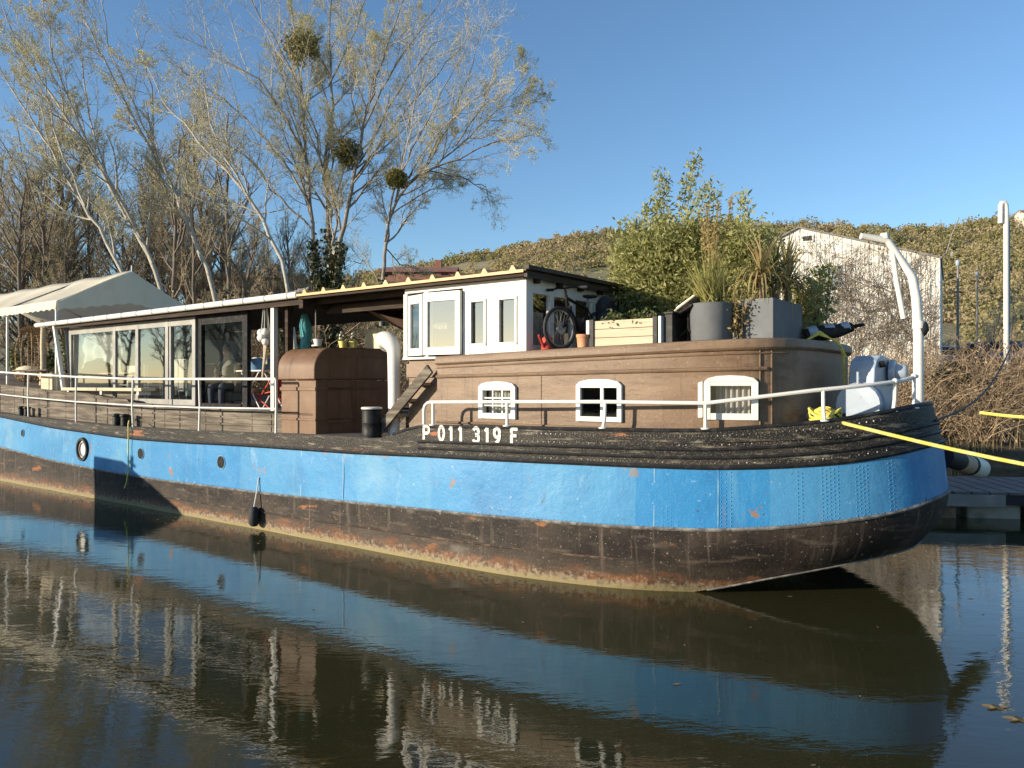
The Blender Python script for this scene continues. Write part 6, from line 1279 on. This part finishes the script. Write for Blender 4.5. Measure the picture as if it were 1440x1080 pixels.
# generic bare trees filling the bank to the left and behind
def generic(label, X, Y, h, P, wm_, tm, group, d0=Vector((0,0,1)), r=.16):
    t = thing('bare_tree', label, 'tree', (X, Y, gz(X, Y)-.2), 0, group); T = Tree(); T.grow(Vector((0,0,0)), d0, h, r, 0, P); T.build(t, wm_, tm, .055); return t
PG = dict(PP); PG.update(n=(19,9,6,5,0), len=(.42,.46,.45,.5), bud=.3); PG['from'] = (.2,.2,.2,.2)
GL_ = 'grey bare tree in the thicket along the left bank'
protos = [generic(GL_, *a, PG, 'barkdark', 'twigdark', 'grey bare thicket trees') for a in ((-27.0, 42, 9.5), (-14.2, 41, 8.5), (-20.5, 44, 10.5))]
for i, (X, Y, k, s_, rz) in enumerate(((-31,44,1,1.1,.6),(-24,43,2,.9,2.1),(-17.4,43,0,.95,4.0),(-11.2,43,1,.85,1.1),(-22.6,39.5,1,.8,5.1),(-29.5,48,2,1.0,.2),(-18,48,0,1.05,2.8),(-12.6,47,2,.8,3.6),(-34,46,0,1.0,1.9),(-9.2,45,0,.62,2.2),(-25.8,46,1,1.05,3.3),(-38,48,2,1.1,4.4),(-15.6,39,1,.6,.9),(-21,41,1,1.0,.4),(-17,45.5,0,1.1,5.4),(-26,49,2,1.15,2.6),(-13.5,43.5,1,.95,3.1),(-10.4,48,2,.85,.7),(-20,50,0,1.2,1.4),(-32,45,1,1.1,2.2),(-23.5,47,0,1.1,5.0),(-30.5,41,1,.9,3.9),(-15.5,50,2,1.0,4.7),(-28,45,0,1.35,1.2),(-33,47,2,1.4,2.9),(-24,50,0,1.45,.3),(-19.5,46,2,1.3,4.1),(-36,44,1,1.3,5.6),(-30,52,0,1.4,2.0),(-26.5,42.5,2,1.25,.9),(-22,48.5,0,1.5,3.4),(-29,47,2,1.5,4.6),(-34.5,50,0,1.6,.5),(-17.5,43.5,2,1.2,1.5),(-31.5,43,0,1.2,5.1))):
    dup(protos[k], (X, Y, gz(X, Y)-.2), rz, sc=s_)
farl = [(-78,18),(-80,24),(-79,30),(-82,36),(-79,42),(-84,14),(-86,27),(-85,21),(-88,33),(-84,46),(-90,40),(-80,8),(-44,50),(-50,46),(-57,52),(-64,50),(-72,56),(-80,52),(-90,60),(-100,54),(-62,62),(-84,66)]
for i, (X, Y) in enumerate(farl): dup(protos[i % 3], (X, Y, gz(X, Y)-.2), i*1.7, sc=1.15+.1*(i % 3))
# young bare trees behind the shed and at the right
PS = dict(PP); PS.update(n=(10,6,5,3,0), len=(.45,.45,.45,.5), bud=.6); PS['from'] = (.15,.2,.2,.2)
sm0 = generic('small bare tree behind the white shed', 15.5, 44, 5.0, PS, 'bark', 'twig', 'small bare trees right of the shed', r=.08)
for i, (X, Y, s_) in enumerate(((20.5,46,1.0),(24.8,48,1.1),(28.8,47,.95),(17.6,50,1.1),(31.5,44,1.0),(22.6,41,.8),(33.5,52,1.2))): dup(sm0, (X, Y, gz(X, Y)-.2), i*1.3, 'small bare tree on the slope right of the white shed', sc=s_)
# brambles and dry shrubs
def bramble(label, X, Y, w_, h, k, m_, group, leafm='deadleaf', nl=500, name='bramble_bush'):
    t = thing(name, label, 'bush', (X, Y, gz(X, Y)-.05), 0, group); q = MB(); cen_ = []
    for i in range(k):
        a = random.uniform(0, 6.3); b_ = Vector((random.gauss(0,w_*.4), random.gauss(0,w_*.3), 0)); L = h*random.uniform(.7,1.6); d = Vector((math.cos(a)*.6, math.sin(a)*.6, 1)).normalized(); p = b_.copy(); pts = [p.copy()]
        for j in range(7): d = (d+perp(d)*.22+Vector((0,0,-.20*j/4))).normalized(); p = p+d*L/7; p.z = max(p.z, .02); pts.append(p.copy())
        q.tube(pts, [random.uniform(.008,.02)*(1-.1*j) for j in range(8)], 3, cap=False)
        for j in range(nl//k): f = random.randint(2,7); cen_.append(tuple(pts[f]+Vector((random.gauss(0,.1),random.gauss(0,.1),random.gauss(0,.1)))))
    q.build('stems', m_, t, norm=False); leaves('dead_leaves', cen_, .10, leafm, t, aspect=.6); return t
GB = 'brown bramble thickets on the bank'
BL = 'tangled brown bramble bush on the bank behind the bow'
br = [bramble(BL, *a, 330, 'bramble', GB, nl=900) for a in ((12.5,24.5,1.7,2.3),(16.2,25.0,1.8,2.2),(19.5,25.0,1.8,2.1))]
for i, (X, Y, s_) in enumerate(((-9.6,37.5,2.0),(-11.8,38,2.1),(-13.6,39,1.9),(-7.8,36.6,1.8),(-16,40.5,2.0),(-18.6,42,1.9),(10.6,24.8,.95),(9.0,26,1),(14.3,25.6,1.0),(17.8,26.2,1.0),(14.2,23.7,.75),(11.3,23.9,.8),(17.4,23.7,.75),(20.6,23.7,.8),(21.8,25.8,1.1),(12.6,27,1.0),(16.5,27.6,1.0),(19.8,27.4,1.05),(7.4,27.5,1.0),(5.6,28.5,1.0),(3.8,29.2,1.0),(2,30,1),(0.2,30.6,1.05),(-1.6,31.3,1.05),(-3.4,32,1.1),(-5.2,33,1.2),(-7,33.6,1.2),(-8.8,34.4,1.25),(23.8,24.5,1.0),(-10.6,35.4,1.3),(-12.4,36,1.3),(-14.2,37,1.4),(-16.2,38,1.4),(-18.4,39,1.4),(-20.5,40,1.4),(-22.8,41,1.4),(-25,42,1.4))):
    dup(br[i % 3], (X, Y, gz(X, Y)-.05), i*1.1, 'tangled brown bramble bush on the bank beyond the barge' if X < 9 else BL, sc=s_)
V = []; Fq = []
for i in range(2600):
    X = random.uniform(15.2, 25) if random.random() < .75 else random.uniform(8, 16); Y = random.uniform(22.6, 25.2); z = gz(X, Y); h = random.uniform(.5,1.5)*(1 if X > 16 else .6); dx, dy = random.gauss(0,.14), random.gauss(0,.1); w_ = .011; o = len(V)
    for f in (0,.5,1): V += [(X+dx*f*f*h-w_*(1-.7*f), Y+dy*f*f*h, z+h*f), (X+dx*f*f*h+w_*(1-.7*f), Y+dy*f*f*h, z+h*f)]
    Fq += [(o,o+1,o+3,o+2),(o+2,o+3,o+5,o+4)]
rd = fastmesh('dry_grass', V, Fq, 'reed'); kind(rd, 'stuff'); rd['label'] = 'dry golden grass standing along the foot of the bank'; rd['category'] = 'grass'
# evergreen and ivied shrubs
def bush(label, X, Y, rx, rz_, k, m_, ls=.16, name='evergreen_shrub', group=None):
    t = thing(name, label, 'shrub', (X, Y, gz(X, Y)-.1), 0, group); cen_ = []; q = MB()
    for i in range(26):
        v = Vector((random.gauss(0,1), random.gauss(0,1), abs(random.gauss(0,1)))).normalized(); c = Vector((v.x*rx*.75, v.y*rx*.75, v.z*rz_*.8+.2)); q.tube([(0,0,0), c*.5+Vector((0,0,.1)), c], [.03,.02,.008], 4, cap=False); rr = random.uniform(.25,.45)*rx
        for j in range(k//26): w_ = Vector((random.gauss(0,1), random.gauss(0,1), random.gauss(0,1))).normalized()*rr*random.uniform(.4,1.1); cen_.append(tuple(c+w_))
    q.build('stems', 'stem', t, norm=False); leaves('foliage', cen_, ls, m_, t, aspect=.6); return t
p = at(408, 330, 33.5); t_ = bush('dark ivy covered tree stump left of the tall three stemmed tree', p.x, 33.5, 1.0, 7.2, 3200, 'ivy', .22, 'ivied_stump')
for px, Y, rx, rz_, m_, lab in ((18, 36, 1.6, 2.6, 'ivy', 'dark evergreen shrub behind the after deck at the left edge'), (60, 35, 1.4, 2.2, 'leafmid', 'yellow green shrub behind the after deck'), (1335, 25.4, .9, 1.9, 'ivy', 'low dark green shrub in the brambles right of the davit')):
    bush(lab, at(px, 540, Y).x, Y, rx, rz_, 1500, m_)

# ================================================================== NEIGHBOURING BOAT that throws the shadow on the hull (beyond the left edge)
nb_ = onboat('motor_cruiser', 'small white motor cruiser moored across the water from the barge', 'boat', -9.9, -6.0, 0)
mb = MB(); ss_ = [(-4.5,1.15),(-3,1.3),(0,1.35),(2,1.1),(3.2,.5),(3.7,.03)]
k = len(ss_)
for z, f in ((.95,1.0),(.3,.93),(-.4,.7)): mb.v += [(x, w_*f, z+(.12*max(x,0)/3.7 if z > .5 else 0)) for x, w_ in ss_]+[(x, -w_*f, z+(.12*max(x,0)/3.7 if z > .5 else 0)) for x, w_ in ss_[::-1]]
kk_ = 2*k
for r_ in range(2): mb.f += [(r_*kk_+i, r_*kk_+(i+1) % kk_, (r_+1)*kk_+(i+1) % kk_, (r_+1)*kk_+i) for i in range(kk_)]
mb.f.append(tuple(range(kk_))); mb.build('hull', 'white', nb_, smooth=True)
mb = MB(); mb.prism([(-1.5,.9),(1.7,.95),(.55,1.72),(-.3,2.02),(-1.5,2.06)], lambda x, z, d: Vector((x, d, z)), -.95, .95); mb.build('cabin', 'white', nb_, bev=.03)
mb = MB(); mb.prism([(-1.2,1.4),(.55,1.4),(.25,1.75),(-1.2,1.85)], lambda x, z, d: Vector((x, d, z)), -.96, .96); mb.build('cabin_window', 'darkglass', nb_)
mb = MB(); mb.tube([(-.55,0,2.04),(-.55,0,2.35)], .05, 8); mb.tube([(-.55,-.2,2.2),(-.55,.2,2.2)], .03, 6); mb.build('mast', 'white', nb_)

# floating leaves
fl_ = [(random.uniform(-6,7), random.uniform(4.6,9)) for _ in range(36)]+[(lambda v: (v.x, v.y))(W(random.uniform(-13, 3.6), -abs(random.gauss(.03,.35))-.03)) for _ in range(150)]
V = []; Fq = []
for X, Y in fl_:
    a = random.uniform(0,6.28); L = random.uniform(.02,.04); o = len(V)
    for c_, s_ in ((1,0),(0,.45),(-1,0),(0,-.45)): V.append((X+L*(c_*math.cos(a)-s_*math.sin(a)), Y+L*(c_*math.sin(a)+s_*math.cos(a)), .004))
    Fq.append((o,o+1,o+2,o+3))
o = kind(fastmesh('floating_leaves', V, Fq, 'deadleaf'), 'stuff'); o['label'] = 'scattered dead leaves floating on the dark water'; o['category'] = 'leaves'
for px, py, lab in ((1400, 995, 'large orange leaf floating nearer the right edge of the water'), (1432, 1012, 'orange leaf floating at the very corner of the water')):
    Y = 1080*CAMZ/(py-540); lf = thing('floating_leaf', lab, 'leaf', ((px-720)/1080*Y, Y, .004)); q = MB(); q.v = [(.075*math.cos(a)*(1+.35*math.cos(5*a)), .05*math.sin(a)*(1+.35*math.cos(5*a)), .006*math.cos(3*a)) for a in np.linspace(0, 6.28, 31)[:-1]]; q.f = [tuple(range(30))]; q.build('blade', 'leafdry', lf)
